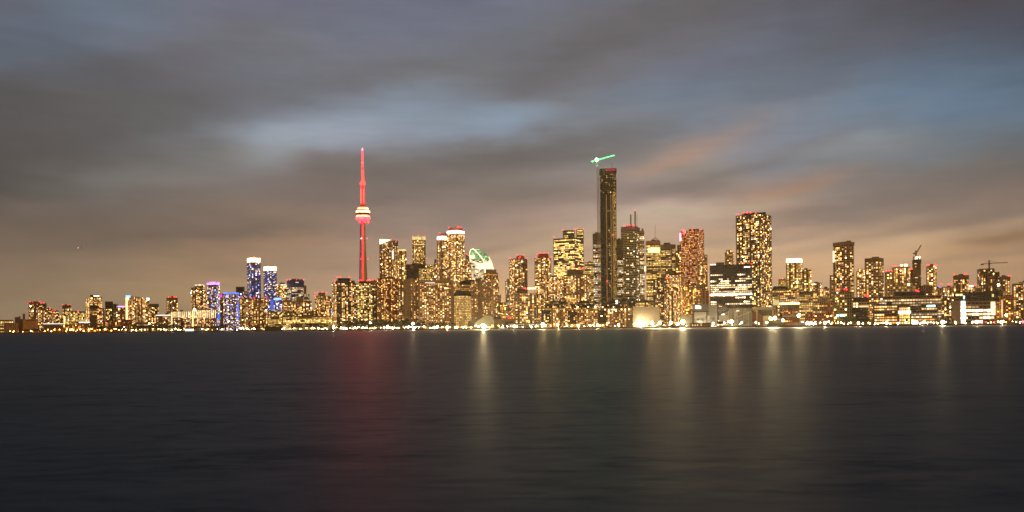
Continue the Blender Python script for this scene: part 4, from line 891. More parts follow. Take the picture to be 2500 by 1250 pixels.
# sugar works
Y = yshore(1720)+40; G = plain('works_clad_pale', (.48, .45, .32), .8, .12, .1); G2 = plain('works_clad_grey', (.22, .21, .17), .8); DK = plain('works_dark', (.06, .055, .05), .8); BR = plain('works_brick', (.22, .09, .045), .9)
root = thing_at('sugar_refinery', 'factory', 'pale boxy sugar refinery block with a lit open upper floor', 1708, Y)
def bx(name, x0, x1, y0, y1, dy, dp, mat):
    b = MB(); b.prism(footprint(x0, x1, Y+dy, (y0+y1)/2, None, dp), GZ if y1 > 795 else P((x0+x1)/2, y1, Y+dy).z, P((x0+x1)/2, y0, Y+dy).z, None, None, 0); return child(b, name, mat, root)
bx('wall', 1690, 1730, 743, 800, 10, 24, G2); bx('wall', 1695, 1724, 762, 788, -1, 10, G); bx('wall', 1716, 1730, 744, 758, 8, 6, G); bx('annex', 1727, 1733, 769, 788, -2, 6, G)
bx('annex', 1660, 1690, 771, 800, 14, 12, G); bx('lit_opening', 1698, 1708, 746, 753, 9, 1, emat((1, .95, .72), 4.5)); bx('lit_opening', 1708, 1712, 747, 754, 9, 1, emat((1, .9, .6), 1.4)); bx('ledge', 1690, 1730, 760, 762, 7, 4, DK)
root = thing_at('concrete_silo', 'silo', 'square concrete storage tower between refinery and conveyors', 1741, Y+4)
bx('wall', 1730.5, 1751, 744, 800, 4, 18, plain('silo_pale', (.36, .34, .26), .85, .12, .06)); bx('duct', 1751, 1754, 746, 785, 8, 8, DK); 
root = thing_at('conveyor_house', 'factory', 'pale open processing house threaded by dark conveyor gantries', 1766, Y+12)
bx('wall', 1755, 1777, 770, 785, 14, 14, G); bx('glass_wall', 1755, 1777, 750, 770, 18, 12, facade((.35, .36, .28), (.08, .10, .08), 4, 4, .2, .15)); bx('lit_opening', 1761, 1769, 766, 769, 13, 1, emat((1, .95, .75), 2.5))
def gantry(label, a, c, w, dy, mat=DK):
    q = [P(*a, Y+dy), P(*c, Y+dy)]; b = MB(); b.bar(q[0], q[1], 4.5, w)
    o = b.build('conveyor_gantry', mat, None, q[0]); tag(o, label, 'conveyor')
gantry('upper dark enclosed conveyor sloping down from the concrete storage tower', (1750, 741.5), (1782, 753), 3.2, 2)
gantry('short dark enclosed conveyor climbing to the grey shed corner', (1755, 768), (1778, 756), 3.6, 1)
gantry('long pale conveyor sloping down to the quay crane leg', (1798, 775), (1862, 796), 3.0, -8, G2)
gantry('thin open conveyor rising along the grey corrugated shed', (1798, 775), (1832, 761), 1.2, -3, G)
root = thing_at('raw_sugar_shed', 'shed', 'grey corrugated shed with small lit windows above the conveyor', 1806, Y+8)
bx('wall', 1777, 1836, 753, 800, 10, 24, facade((.24, .24, .19), (.19, .19, .15), 30, 1.2, .02, .3)); bx('roof', 1780, 1836, 750, 753, 12, 20, DK); bx('roof_house', 1790, 1794, 744, 751, 14, 6, DK)
for (x0, x1, y) in ((1797, 1805, 759), (1816, 1824, 759), (1816, 1824, 767)): bx('window', x0, x1, y-.8, y+.8, 9, 1, emat((1, .9, .62), 2))
root = thing_at('brick_gable_shed', 'shed', 'brick gable ended shed with a long dark green roof', 1866, Y+14)
b = MB(); pix_prism(b, [(1822, 800), (1822, 772), (1848, 758), (1862, 772), (1862, 800)], Y+12, 8); child(b, 'gable_wall', BR, root)
b = MB(); pix_prism(b, [(1848, 756), (1904, 757), (1908, 766), (1912, 776), (1864, 776)], Y+14, 10); child(b, 'roof', plain('green_roof', (.05, .06, .035), .8), root)
bx('wall', 1862, 1912, 775, 800, 16, 10, plain('shed_wall', (.30, .27, .17), .85)); bx('parapet_wall', 1836, 1884, 750, 757, 26, 6, plain('cream_wall', (.62, .50, .28), .8))
b = MB(); q = P(1847.5, 765, Y+5); b.bar((q.x, Y+5, GZ), P(1847.5, 754, Y+5), 2.0); child(b, 'downpipe', plain('cream_wall', (.62, .50, .28), .8), root)
root = thing_at('quay_crane_house', 'crane', 'cream ship unloader house on a single leg at the quay edge', 1870, Y-30)
bx('machine_house', 1863, 1880, 771, 783, -30, 8, plain('cream_paint', (.60, .52, .30), .6)); bx('leg', 1864, 1872, 783, 800, -29, 6, plain('cream_paint', (.60, .52, .30), .6))
root = thing_at('quay_shed', 'shed', 'long low brick quay shed in front of the sugar refinery', 1715, Y-24)
bx('wall', 1684, 1734, 790, 800, -24, 8, BR); bx('roof', 1683, 1735, 788, 790, -25, 10, DK)
for px in (1691, 1697, 1703, 1712, 1718, 1726, 1730): bx('window', px-1, px+1, 793, 795, -25, .6, emat((1, .6, .25), 2))
root = thing_at('chimney_stack', 'chimney', 'tall thin dark chimney left of the amber brick block', 1642, Y+50)
Yk = Y+50; q = P(1642, 750, Yk); b = MB(); b.lathe((q.x, Yk), [(2.2, GZ), (1.7, P(1642, 713, Yk).z)], 14); child(b, 'flue', plain('soot', (.03, .025, .02), .9), root)
b = MB(); b.lathe((q.x, Yk), [(2.0, P(1642, 713, Yk).z+.01), (2.0, P(1642, 711, Yk).z)], 14); child(b, 'rim', plain('soot2', (.07, .05, .04), .9), root)
# steam plume from the works
Yp = yshore(1668)+210; mv, n = newmat('steam'); out = n('ShaderNodeOutputMaterial'); pv = n('ShaderNodeVolumePrincipled'); n.link(pv.outputs[0], out.inputs['Volume'])
pv.inputs['Color'].default_value = (.95, .85, .7, 1); pv.inputs['Density'].default_value = .022; pv.inputs['Anisotropy'].default_value = .2
b = MB(); q = P(1664, 684, Yp); b.ball(q, 13.5, 20, 12)
for v_i in range(len(b.v)):
    v = Vector(b.v[v_i])-q; v *= 1+.22*mnoise.noise(v*.11); v.z *= .95; v.x += max(0, -v.z)*.25; b.v[v_i] = tuple(q+v)
o = b.build('steam', mv, None, q); tag(o, 'pale cloud of steam drifting above the amber brick block', 'steam', None, 'stuff')

# low seawall at the red roofed shed on the east
root = thing_at('red_shed', 'shed', 'rust red shed with a pale roof line right of the flooded lamps', 1930, Y-20)
bx('wall', 1912, 1950, 775, 800, -4, 12, BR); bx('roof', 1910, 1950, 770.5, 773, -6, 14, plain('tan_roof', (.45, .32, .16), .8)); bx('door', 1939, 1948, 776, 786, -6, 1, plain('tan_door', (.6, .36, .15), .8))
bw = MB(); bw.prism(footprint(1917, 1965, Y-36, 792, None, 2.5), GZ, P(1940, 787, Y-36).z, None, None, 0)
o = bw.build('site_fence', plain('fence_panel', (.42, .26, .17), .9, .3, .3), None, P(1940, 797, Y-36)); tag(o, 'pinkish hoarding fence along the quay below the rust red shed', 'fence')
# sheds along the west quay
def shed(label, x0, x1, y0, y1, dY, mat, light=None):
    Ys = yshore((x0+x1)/2)+dY; r = thing_at('quay_shed', 'shed', label, (x0+x1)/2, Ys)
    b = MB(); b.prism(footprint(x0, x1, Ys, (y0+y1)/2, None, 14), GZ, P((x0+x1)/2, y0+2, Ys).z, None, None, 0); child(b, 'wall', mat, r)
    b = MB(); b.prism(footprint(x0-.8, x1+.8, Ys-1, y0, None, 16), P((x0+x1)/2, y0+2, Ys).z+.02, P((x0+x1)/2, y0, Ys).z, None, None, 0); child(b, 'roof', DK, r)
    if light:
        b = MB(); b.prism(footprint(light[0], light[1], Ys-.6, light[2], None, .4), P(x0, light[3], Ys).z, P(x0, light[2], Ys).z, None, None, 0); child(b, 'lit_opening', emat((1, .97, .85), light[4]), r)
shed('dark marina shed with a bright open door', 450, 476, 799, 809, 22, DK, (452, 473, 803.5, 808, 2.6))
shed('long dark boat shed right of the bright open door', 477, 535, 798, 809, 26, G2, (480, 528, 804, 805.2, 1.2))
shed('ferry office with a white lit front below the orange brown slabs', 580, 598, 798, 808, 20, G2, (583, 596, 800, 803, 3.5))
shed('tan quay shed below the eastern orange brown slab', 612, 630, 794, 808, 24, BR)
shed('low dark shed before the west end of the banded quay hall', 648, 694, 800, 807, 18, DK, (652, 676, 804, 805.4, 1.6))

# airliner low over the west end
Ya = 5200; q = P(196, 603, Ya); root = empty('airliner', q, 'tiny airliner with white and red lights in the dusky west sky', 'aeroplane')
alu = plain('aircraft_white', (.55, .55, .55), .4); ang = math.radians(28)
dx, dz = math.cos(ang), -math.sin(ang)
b = MB(); pr = [(-17, .2), (-15, 1.2), (-11, 1.9), (10, 1.9), (15, 1.2), (19, .3)]
for (t0, r0), (t1, r1) in zip(pr, pr[1:]):
    for k in range(10):
        a0, a1 = 2*math.pi*k/10, 2*math.pi*(k+1)/10
        f = lambda t, r, a: (q.x-t*.88, q.y+r*math.cos(a)+t*.3, q.z-t*.35+r*math.sin(a))
        b.face([f(t0, r0, a0), f(t0, r0, a1), f(t1, r1, a1), f(t1, r1, a0)])
child(b, 'fuselage', alu, root)
for s in (-1, 1):
    b = MB(); a0 = q+Vector((-1, 0, -.5)); e0 = q+Vector((6, s*16, .6)); b.bar(a0, e0, 3.2, .5); child(b, 'wing', alu, root)
b = MB(); b.bar(q+Vector((13, -4, 5)), q+Vector((16, -4.5, 10)), .5, 3.2); child(b, 'tail_fin', alu, root)
for off, c, st in ((Vector((6, -16, 1)), 'red', 6), (Vector((-15, 3, -5)), 'white', 6)):
    b = MB(); b.ball(q+off, 1.3); child(b, 'navigation_light', emat(EMC[c], st), root)

# boats moored along the quay
hull_w = plain('hull_white', (.62, .62, .58), .4); hull_d = plain('hull_dark', (.05, .06, .08), .5)
def boat(label, px, lpx, dY, hull, lit):
    Y = yshore(px)+dY; q = P(px, base_y(px), Y); L = lpx*Y/F; r = empty('moored_boat', (q.x, Y, 0), label, 'boat')
    b = MB(); W_ = L*.13; sec = [(-.5, .75, .9), (-.2, 1, 1), (.2, .95, 1.1), (.4, .55, 1.35), (.5, .06, 1.6)]
    pts = []
    for t, w, h in sec: pts.append([(q.x+t*L, Y-w*W_, h*L*.09), (q.x+t*L, Y-w*W_*.6, -.4), (q.x+t*L, Y+w*W_*.6, -.4), (q.x+t*L, Y+w*W_, h*L*.09)])
    for a_, c_ in zip(pts, pts[1:]):
        for i in range(4): j = (i+1) % 4; b.face([a_[i], c_[i], c_[j], a_[j]])
    b.face(pts[0]); b.face(pts[-1][::-1]); child(b, 'hull', hull, r)
    b = MB(); b.box((q.x-L*.08, Y, L*.09+L*.05), L*.56, W_*1.4, L*.09); child(b, 'cabin', hull_w, r)
    b = MB(); b.box((q.x-L*.16, Y, L*.19+.02), L*.26, W_*1.1, L*.07); child(b, 'wheelhouse', hull_w, r)
    b = MB(); b.bar((q.x-L*.15, Y, L*.22), (q.x-L*.15, Y, L*.42), .2); child(b, 'mast', hull_w, r)
    if lit:
        b = MB(); b.box((q.x-L*.08, Y-W_*.72, L*.145), L*.5, .2, L*.035); child(b, 'cabin_windows' if False else 'window', emat((1, .8, .45), 2.2), r)
boat('white tour boat moored before the long banded quay hall', 708, 34, -12, hull_w, True)
boat('dark hulled boat moored below the western dark condominium', 838, 22, -10, hull_d, True)
boat('small white boat moored beside the marina sheds', 556, 16, -10, hull_w, False)
boat('dark workboat moored at the sugar works quay', 1745, 22, -9, hull_d, True)
boat('white cruiser moored by the theatre', 1228, 24, -10, hull_w, True)
boat('dark boat moored along the pier apartments', 1420, 20, -9, hull_d, False)
# ------------------------------------------------------------------ lamps along the quay
pole_m = plain('lamp_pole', (.06, .06, .06), .6)
LM = {}
def lamp_meshes(key, h, r, st):
    k = (key, round(h), r, st)
    if k not in LM:
        b = MB(); b.lathe((0, 0), [(.16, 0), (.09, h)], 6); b.bar((0, 0, h-.05), (0, -1.1, h), .12); pm = b.mesh('pole', pole_m)
        b = MB(); b.ball((0, -1.3, h-.3), r, 8, 6); hm = b.mesh('lamp_head', emat(EMC[key], st)); LM[k] = (pm, hm)
    return LM[k]
def lamp(name, cat, label, group, px, dY, h, key, r, st):
    Y = yshore(px)+dY; q = P(px, base_y(px), Y); pm, hm = lamp_meshes(key, h, r, st)
    st_ = st; o = empty(name, (q.x, Y, GZ), label, cat, group)
    for nm, me in (('pole', pm), ('lamp_head', hm)): link(bpy.data.objects.new(nm, me), o)
    return o
rnd = random.Random(21)
def run(x0, x1, step, keys, label, group, hh=(4, 8), dd=(4, 22), st=26, r=.75):
    x = x0
    while x < x1:
        lamp('street_lamp', 'street lamp', label, group, x+rnd.uniform(-.35, .35)*step, rnd.uniform(*dd), rnd.choice([hh[0], (hh[0]+hh[1])/2, hh[1]]), rnd.choice(keys), r*rnd.choice([.6, .8, 1.0, 1.35]), st*rnd.choice([.6, 1.2, 2.0])*(2.6 if x > 640 else 1.5)); x += step*rnd.choice([.35, .6, .9, 1.3, 1.9])
run(28, 92, 11.34, ['orange', 'yellow'], 'small amber lamp at the foot of the grain store', 'amber lamps by the grain silos', (3, 5), (8, 18), 22, .7)
run(94, 325, 6.48, ['orange', 'orange', 'warm'], 'amber sodium lamp on the western quay', 'amber lamps along the western quay', (4, 9), (4, 20), 34, .95)
run(328, 450, 8.10, ['yellow', 'warm', 'yellow'], 'yellow lamp on the quay before the striped complex', 'yellow lamps before the striped complex', (4, 8), (6, 26), 24, .8)
run(452, 640, 8.91, ['warm', 'orange', 'white'], 'warm lamp among the marina sheds', 'lamps among the marina sheds', (3, 6), (4, 20), 24, .75)
run(690, 1000, 6.80, ['warm', 'warm', 'white', 'yellow'], 'warm lamp on the promenade under the condominiums', 'promenade lamps under the condominiums', (3, 6), (4, 20), 28, .8)
run(1002, 1325, 7.45, ['white', 'warm', 'warm', 'orange'], 'white promenade lamp near the hotel and theatre', 'promenade lamps near the hotel and theatre', (3, 6), (4, 22), 28, .8)
run(1330, 1545, 19.44, ['warm', 'orange'], 'warm lamp at the edge of the pier apartments', 'lamps along the pier apartments', (3, 5), (3, 10), 34, .8)
run(1552, 1690, 17.82, ['warm', 'yellow'], 'low lamp before the blank wall shed', 'lamps before the blank wall shed', (2, 4), (2, 8), 20, .6)
run(1738, 1860, 22.68, ['warm', 'yellow'], 'low lamp on the sugar works quay', 'lamps on the sugar works quay', (3, 5), (2, 8), 20, .6)
run(1960, 2030, 5.18, ['warm', 'white', 'yellow'], 'lamp in the bright loading yard', 'lamps of the bright loading yard', (3, 7), (4, 40), 34, .9)
run(2032, 2135, 8.10, ['warm', 'orange', 'warm'], 'lamp under the quay trees on the east side', 'lamps under the eastern quay trees', (3, 5), (6, 24), 26, .7)
run(2135, 2325, 9.72, ['warm', 'white'], 'lamp on the forecourt of the banded waterfront office', 'lamps before the banded waterfront office', (2, 4), (4, 16), 26, .7)
run(2328, 2500, 8.91, ['warm', 'orange', 'red', 'warm'], 'lamp at the eastern end of the quay', 'lamps at the eastern end of the quay', (2, 4), (4, 20), 24, .7)
house_m = plain('lamp_housing', (.05, .05, .05), .6)
def flood(label, px, py, dY, r, key='white', st=40, aim=None):
    Y = yshore(px)+dY; h = max(3, P(px, py, Y).z-GZ)
    if aim is None: lamp('floodlight', 'floodlight', label, None, px, dY, h, key, r*.8, st*1.6); return
    q = P(px, base_y(px), Y); o = empty('floodlight', (q.x, Y, GZ), label, 'floodlight'); k = math.atan(q.x/Y)
    b = MB(); b.lathe((q.x, Y+1), [(.3, GZ), (.2, GZ+h)], 8); child(b, 'pole', pole_m, o)
    b = MB(); seg = 14; n_ = (math.sin(k), math.cos(k)); d_ = (math.cos(k), -math.sin(k))
    pt = lambda t, rr, off: (q.x+d_[0]*rr*math.cos(t)+n_[0]*off, Y+d_[1]*rr*math.cos(t)+n_[1]*off, GZ+h+rr*math.sin(t))
    ts = [2*math.pi*i/seg for i in range(seg)]
    r *= .75; b.face([pt(t, r, 0) for t in ts]); child(b, 'lamp_lens', emat({'white': (1, .75, .37), 'warm': (1, .63, .25), 'yellow': (1, .68, .22)}.get(key, EMC[key]), aim), o)
    b = MB(); b.face([pt(t, r*1.05, .9) for t in reversed(ts)])
    for i in range(seg): b.face([pt(ts[i], r*1.05, -.25), pt(ts[i], r*1.05, .9), pt(ts[(i+1) % seg], r*1.05, .9), pt(ts[(i+1) % seg], r*1.05, -.25)])
    b.face([pt(t, r*1.05, .12) for t in ts]); child(b, 'housing', house_m, o)
flood('brightest floodlight on the quay, before the theatre gable', 1180, 795.5, 6, 3.6, 'white', 60, aim=1500*AIMK)
flood('floodlight on a mast at the west end of the hotel', 1008, 790, 10, 2.4, 'white', 40, aim=300*AIMK)
flood('low floodlight at the hotel corner, left of two', 998, 797.5, 8, 2.0, 'white', 36)
flood('low floodlight at the hotel corner, right of two', 1011, 800.5, 5, 2.2, 'white', 36)
flood('white floodlight in front of the hotel, first of a pair', 1060, 800.5, 6, 2.0, 'warm', 36, aim=300*AIMK)
flood('white floodlight in front of the hotel, second of a pair', 1092, 799, 8, 1.8, 'warm', 36, aim=300*AIMK)
flood('white floodlight under the condominium below the spire', 904, 788, 12, 1.4, 'white', 30, aim=500*AIMK)
flood('floodlight on the quay below the pale framed grid block', 1256, 797, 5, 1.7, 'white', 40, aim=400*AIMK)
flood('floodlight washing the blank wall shed', 1566, 794, 14, 2.2, 'white', 420)
flood('added wall light at the foot of the pale refinery block', 1706, 790, 24, 1.2, 'white', 240)  # lamps down to the theatre gable are added to brighten these walls
flood('added wall light below the concrete storage tower', 1741, 789, 26, 1.2, 'white', 260)
flood('added wall light under the conveyor house', 1768, 788, 34, 1.2, 'white', 220)
flood('added wall light below the grey corrugated shed', 1810, 787, 28, 1.2, 'white', 220)
flood('added wall light at the brick gable end', 1845, 787, 38, 1.2, 'warm', 200)
flood('added wall light behind the ship unloader leg', 1872, 787, 24, 1.2, 'warm', 120)
flood('added wall light at the theatre gable', 1186, 797, 22, 1.2, 'white', 90)
flood('strong sodium lamp under the western quay trees, first of three',232,803,30,1.2,'orange',300)
flood('strong sodium lamp under the western quay trees, second of three',258,803,30,1.2,'orange',300)
flood('strong sodium lamp under the western quay trees, third of three',284,803,30,1.2,'orange',300)
flood('amber lamp lighting the grain store wall', 76, 808, 4, 1.2, 'orange', 160)
flood('amber lamp lighting the grain silos', 34, 809, 2, 1.2, 'orange', 90)

flood('added lake facing lamp in the gap between the pale grid block and pier apartments', 1326, 792, 8, 2.4, 'yellow', 40, aim=700*AIMK)  # added with the next one to cast a yellow column on the water
flood('added lake facing lamp on the quay by the western pier apartments', 1362, 793, 6, 2.0, 'yellow', 40, aim=500*AIMK)
flood('added lake facing lamp below the gap between middle and eastern pier apartments', 1459, 794, 7, 1.7, 'warm', 40, aim=260*AIMK)  # lamps down to the orange brown slabs are added to gild the water
flood('added lake facing lamp before the middle pier apartment block', 1412, 795, 7, 1.7, 'warm', 40, aim=260*AIMK)
flood('added lake facing lamp before the eastern pier apartment block', 1510, 793, 7, 1.7, 'warm', 40, aim=260*AIMK)
flood('added lake facing lamp at the west end of the bright loading yard', 1972, 788, 7, 1.7, 'warm', 40, aim=420*AIMK)
flood('added lake facing lamp at the east end of the bright loading yard', 2014, 788, 7, 1.7, 'warm', 40, aim=420*AIMK)
flood('added lake facing lamp below the dark glass block', 2096, 789, 7, 1.7, 'warm', 40, aim=300*AIMK)
flood('added lake facing lamp below the west wing of the banded office', 2165, 788, 7, 1.7, 'warm', 40, aim=320*AIMK)
flood('added lake facing lamp below the east wing of the banded office', 2255, 787, 7, 1.7, 'white', 40, aim=320*AIMK)
flood('added lake facing lamp below the white office', 2385, 786, 7, 1.7, 'white', 40, aim=320*AIMK)
flood('added lake facing lamp at the west foot of the wide dark condominium', 815, 797, 7, 1.7, 'warm', 40, aim=260*AIMK)
flood('added lake facing lamp below the brown slab tower', 946, 798, 7, 1.7, 'warm', 40, aim=260*AIMK)
flood('added lake facing lamp before the orange brown slabs', 620, 802, 7, 1.7, 'warm', 40, aim=200*AIMK)
flood('first floodlight right of the blank wall shed', 1592, 788.5, 8, 2.2, 'warm', 45, aim=900*AIMK)
flood('second floodlight right of the blank wall shed', 1611, 788.5, 8, 2.0, 'warm', 45, aim=600*AIMK)
flood('floodlight below the tall dark chimney', 1638, 788, 8, 2.1, 'warm', 45, aim=500*AIMK)
flood('smaller floodlight beside the large one before the sugar refinery', 1656, 789, 8, 2.2, 'warm', 40)
flood('large white floodlight before the sugar refinery', 1667, 786, 7, 3.8, 'white', 60, aim=700*AIMK)
flood('floodlight below the crossing conveyors', 1786, 785, 3, 2.8, 'warm', 55, aim=900*AIMK)
flood('flat floodlight just left of the one below the conveyors', 1778, 785.5, 4, 1.6, 'warm', 40)
flood('large floodlight cluster lamp above the scrub mound, left', 1882, 778, 10, 2.6, 'white', 50, aim=500*AIMK)
flood('large floodlight cluster lamp above the scrub mound, middle', 1892, 777, 12, 2.8, 'white', 50, aim=400*AIMK)
flood('floodlight cluster lamp above the scrub mound, right', 1911, 781, 10, 2.2, 'white', 45)
flood('floodlight on a mast over the rust red shed', 1950.5, 770.5, 10, 2.2, 'white', 50, aim=500*AIMK)
flood('white floodlight between the banded office and white office', 2302, 785.5, 8, 2.4, 'white', 45, aim=600*AIMK)
flood('amber mast lamp above the narrow lit block', 2308, 768, 22, 1.1, 'orange', 40)
flood('tall amber mast lamp beside the bare frame tower', 2437.5, 695, 150, 2.4, 'warm', 45)
flood('wide floodlight before the orange brick block', 2456, 769, 40, 2.0, 'warm', 45)
flood('low floodlight at the corner of the white lit office', 2445, 788.5, 8, 1.8, 'warm', 40, aim=500*AIMK)
flood('red lamp at the far east end of the quay', 2497, 787.5, 6, 2.0, 'red', 25)
flood('yellow floodlight in the park left of the striped complex', 365, 790, 60, 1.9, 'warm', 40)
flood('pink white lamp in the park below the white roof edge', 374, 795, 50, 1.3, 'warm', 30)
flood('yellow floodlight among the lit park trees', 401, 804, 30, 1.6, 'yellow', 30)
flood('greenish lamp above the roof terrace left of the blue block', 650, 757, 60, 1.2, 'teal', 20)
flood('white lamp in the marina opening below the banded hall', 701, 802, 6, 1.9, 'white', 40)
flood('street lamp with a white cap below the purple roof', 286, 770, 60, 1.1, 'white', 25)
flood('amber lamp on a mast before the red brick chimney block', 2020, 772, 30, 1.2, 'orange', 35)
flood('amber lamp right of the mast before the chimney block', 2029, 771, 32, 1.1, 'orange', 35)
flood('amber lamp over the low brick row', 1991, 771.5, 30, 1.0, 'orange', 30)

# ------------------------------------------------------------------ trees
leaf_m = plain('leaves', (.050, .060, .022), .7, .5, .6); bark_m = plain('bark', (.07, .05, .035), .9); bare_m = plain('dry_twigs', (.16, .14, .10), .9)
TV = []
def make_tree(seed, bare=False):
    r = random.Random(seed); b = MB(); c = MB()
    b.lathe((0, 0), [(.045, 0), (.034, .18), (.026, .42), (.012, .7)], 7)
    tips = []
    for i in range(9):
        a = i*2.4+r.random(); z0 = r.uniform(.25, .55); l = r.uniform(.2, .36); e = Vector((math.cos(a)*l, math.sin(a)*l, z0+r.uniform(.12, .38)))
        b.bar((0, 0, z0), e, .018); tips.append(e)
        for j in range(3):
            e2 = e+Vector((r.uniform(-.14, .14), r.uniform(-.14, .14), r.uniform(.0, .16))); b.bar(e, e2, .008); tips.append(e2)
    for i in range(26 if not bare else 40):
        t = r.choice(tips); q = t+Vector((r.gauss(0, .07), r.gauss(0, .07), r.gauss(0, .06))); s = r.uniform(.05, .12)
        for j in range(16 if not bare else 5):
            p = q+Vector((r.gauss(0, s), r.gauss(0, s), r.gauss(0, s*.8))); a = Vector((r.gauss(0, 1), r.gauss(0, 1), r.gauss(0, 1))).normalized(); d = a.orthogonal().normalized()
            if bare: c.bar(p, p+a*.09, .006)
            else:
                w = r.uniform(.018, .04); e = a.cross(d)*w; d = d*w; c.face([p-d-e, p+d-e, p+d+e, p-d+e])
    return b.mesh('trunk', bark_m), c.mesh('crown', leaf_m if not bare else bare_m)
TV = [make_tree(s) for s in range(4)]; BARE = make_tree(50, True)
def tree(label, group, px, dY, hpx, z=None, var=None, wide=1.0, name='tree', cat='tree'):
    Y = yshore(px)+dY; q = P(px, base_y(px), Y); h = hpx*Y/F; tm, cm = TV[rnd.randrange(4)] if var is None else var
    o = empty(name, (q.x, Y, GZ if z is None else z), label, cat, group); rz = rnd.random()*6.28
    for nm, me in (('trunk', tm), ('crown', cm)):
        c = link(bpy.data.objects.new(nm, me), o); c.scale = (h*wide, h*wide, h); c.rotation_euler = (0, 0, rz)
    return o
def grove(x0, x1, n, label, group, hh, dd=(8, 40), wide=1.1):
    for i in range(n): tree(label, group, x0+(x1-x0)*(i+rnd.uniform(.1, .9))/n, rnd.uniform(*dd), rnd.uniform(*hh), None, None, wide)
grove(836, 1000, 24, 'dark leafy tree on the promenade below the dark condominiums', 'trees below the dark condominiums', (13, 23))
grove(1000, 1112, 16, 'dark leafy tree on the promenade in front of the hotel', 'trees in front of the hotel', (12, 17))
grove(690, 832, 14, 'small tree lit from below before the long banded hall', 'trees before the long banded hall', (9, 15))
grove(325, 450, 18, 'park tree lit yellow from below, left of the striped complex', 'park trees left of the striped complex', (9, 17), (10, 45))
grove(215, 300, 18, 'small tree lit orange from below on the western quay', 'orange lit trees on the western quay', (8, 14), (24, 40))
grove(60, 112, 9, 'small tree at the foot of the grain store', 'trees by the grain store', (6, 9), (6, 14))
grove(600, 690, 7, 'small dark tree below the orange brown slabs', 'trees below the orange brown slabs', (8, 13))
grove(2052, 2132, 14, 'small street tree in front of the corner glass blocks', 'trees before the corner glass blocks', (12, 19), (8, 26))
grove(2285, 2330, 6, 'small street tree beside the white lit office', 'trees beside the white lit office', (8, 13))
grove(2440, 2500, 8, 'low dark tree at the east end of the quay', 'trees at the east end', (8, 13))
grove(1262, 1290, 5, 'low bushy tree before the pale framed grid block', 'trees before the grid block', (6, 8), (4, 9), 1.5)
grove(1552, 1606, 12, 'small round tree at the foot of the blank wall shed', 'trees before the blank wall shed', (4.5, 6), (3, 8), 1.2)
for px, lab in ((1696+8, 'left of two bare round trees before the refinery wall'), (1717, 'right of two bare round trees before the refinery wall'), (1741, 'bare tree before the concrete storage tower')):
    tree(lab, None, px, 22, 14 if px < 1730 else 17, GZ+8, BARE, 1.15)
for i, px in enumerate((1349, 1357, 1364, 1371, 1378, 1384, 1414, 1421, 1432, 1441, 1450, 1456, 1536, 1543)):
    tree('roof terrace tree on top of the pier apartments', 'roof terrace trees', px, 37, R.uniform(8, 14), P(px, 746, yshore(px)+37).z, None, 1.2)
grove(470, 560, 6, 'small dark tree behind the marina sheds', 'trees behind the marina sheds', (9, 14), (32, 48))
tree('tall narrow dark poplar left of the boat shed', None, 447, 28, 24, None, None, .45)
# scrub mound under the flood cluster
Yb = yshore(1895)-4; q = P(1895, 798, Yb); b = MB(); r = random.Random(4)
for i in range(2600):
    a, rr = r.random()*6.28, math.sqrt(r.random()); x = math.cos(a)*rr*17; y = math.sin(a)*rr*5; z = (1-rr**2.2)*11*r.uniform(.3, 1)+.2; p = Vector((x, y, z)); d = Vector((r.gauss(0, .4), r.gauss(0, .3), 1)).normalized(); b.bar(q.xy.to_3d()+p+Vector((0, 0, GZ)), q.xy.to_3d()+p+d*1.4+Vector((0, 0, GZ)), .16)
o = b.build('shrub', plain('scrub', (.15, .14, .08), .9, .5, .8), None, (q.x, Yb, GZ)); tag(o, 'grey green scrub mound under the flood cluster at the quay edge', 'shrub')

# ------------------------------------------------------------------ ground and water
shore = []
for px in range(-400, 2901, 50):
    Ys = yshore(px); shore.append(P(px, base_y(px), Ys))
b = MB()
pts = [(-9000, 3600)]+[(p.x, p.y) for p in shore]+[(9000, 1900)]
far = 7000
for (ax, ay), (cx_, cy_) in zip(pts, pts[1:]):
    b.face([(ax, ay, GZ), (cx_, cy_, GZ), (cx_*1.3, far, GZ), (ax*1.3, far, GZ)])
    b.face([(ax, ay, -6), (cx_, cy_, -6), (cx_, cy_, GZ), (ax, ay, GZ)])
g = b.build('ground', plain('asphalt_and_quay', (.055, .050, .045), .85, .4, .02)); tag(g, kind='structure')
W = bpy.data.meshes.new('water'); W.from_pydata([(-11500, -600, 0), (11500, -600, 0), (11500, 4200, 0), (-11500, 4200, 0)], [], [(0, 1, 2, 3)])
wo = bpy.data.objects.new('water', W); COL.objects.link(wo); tag(wo, kind='structure')
m, n = newmat('lake_water'); out = n('ShaderNodeOutputMaterial'); bs = n('ShaderNodeBsdfPrincipled'); n.link(bs.outputs[0], out.inputs[0])
bs.inputs['Base Color'].default_value = (.011, .028, .090, 1); bs.inputs['Roughness'].default_value = WATER_ROUGH; bs.inputs['Anisotropic'].default_value = .25; tg = n('ShaderNodeCombineXYZ'); tg.inputs[0].default_value = 1; n.link(tg.outputs[0], bs.inputs['Tangent']); bs.inputs['IOR'].default_value = 1.333; bs.inputs['Specular IOR Level'].default_value = WATER_SPEC
tc = n('ShaderNodeTexCoord')
def wave(sx, sy, detail, rot=0.0):
    mp = n('ShaderNodeMapping'); mp.inputs['Scale'].default_value = (sx, sy, 1); mp.inputs['Rotation'].default_value = (0, 0, rot); n.link(tc.outputs['Object'], mp.inputs[0])
    ns = n('ShaderNodeTexNoise'); ns.inputs['Scale'].default_value = 1; ns.inputs['Detail'].default_value = detail; ns.inputs['Roughness'].default_value = .6; n.link(mp.outputs[0], ns.inputs['Vector']); return ns.outputs['Fac']
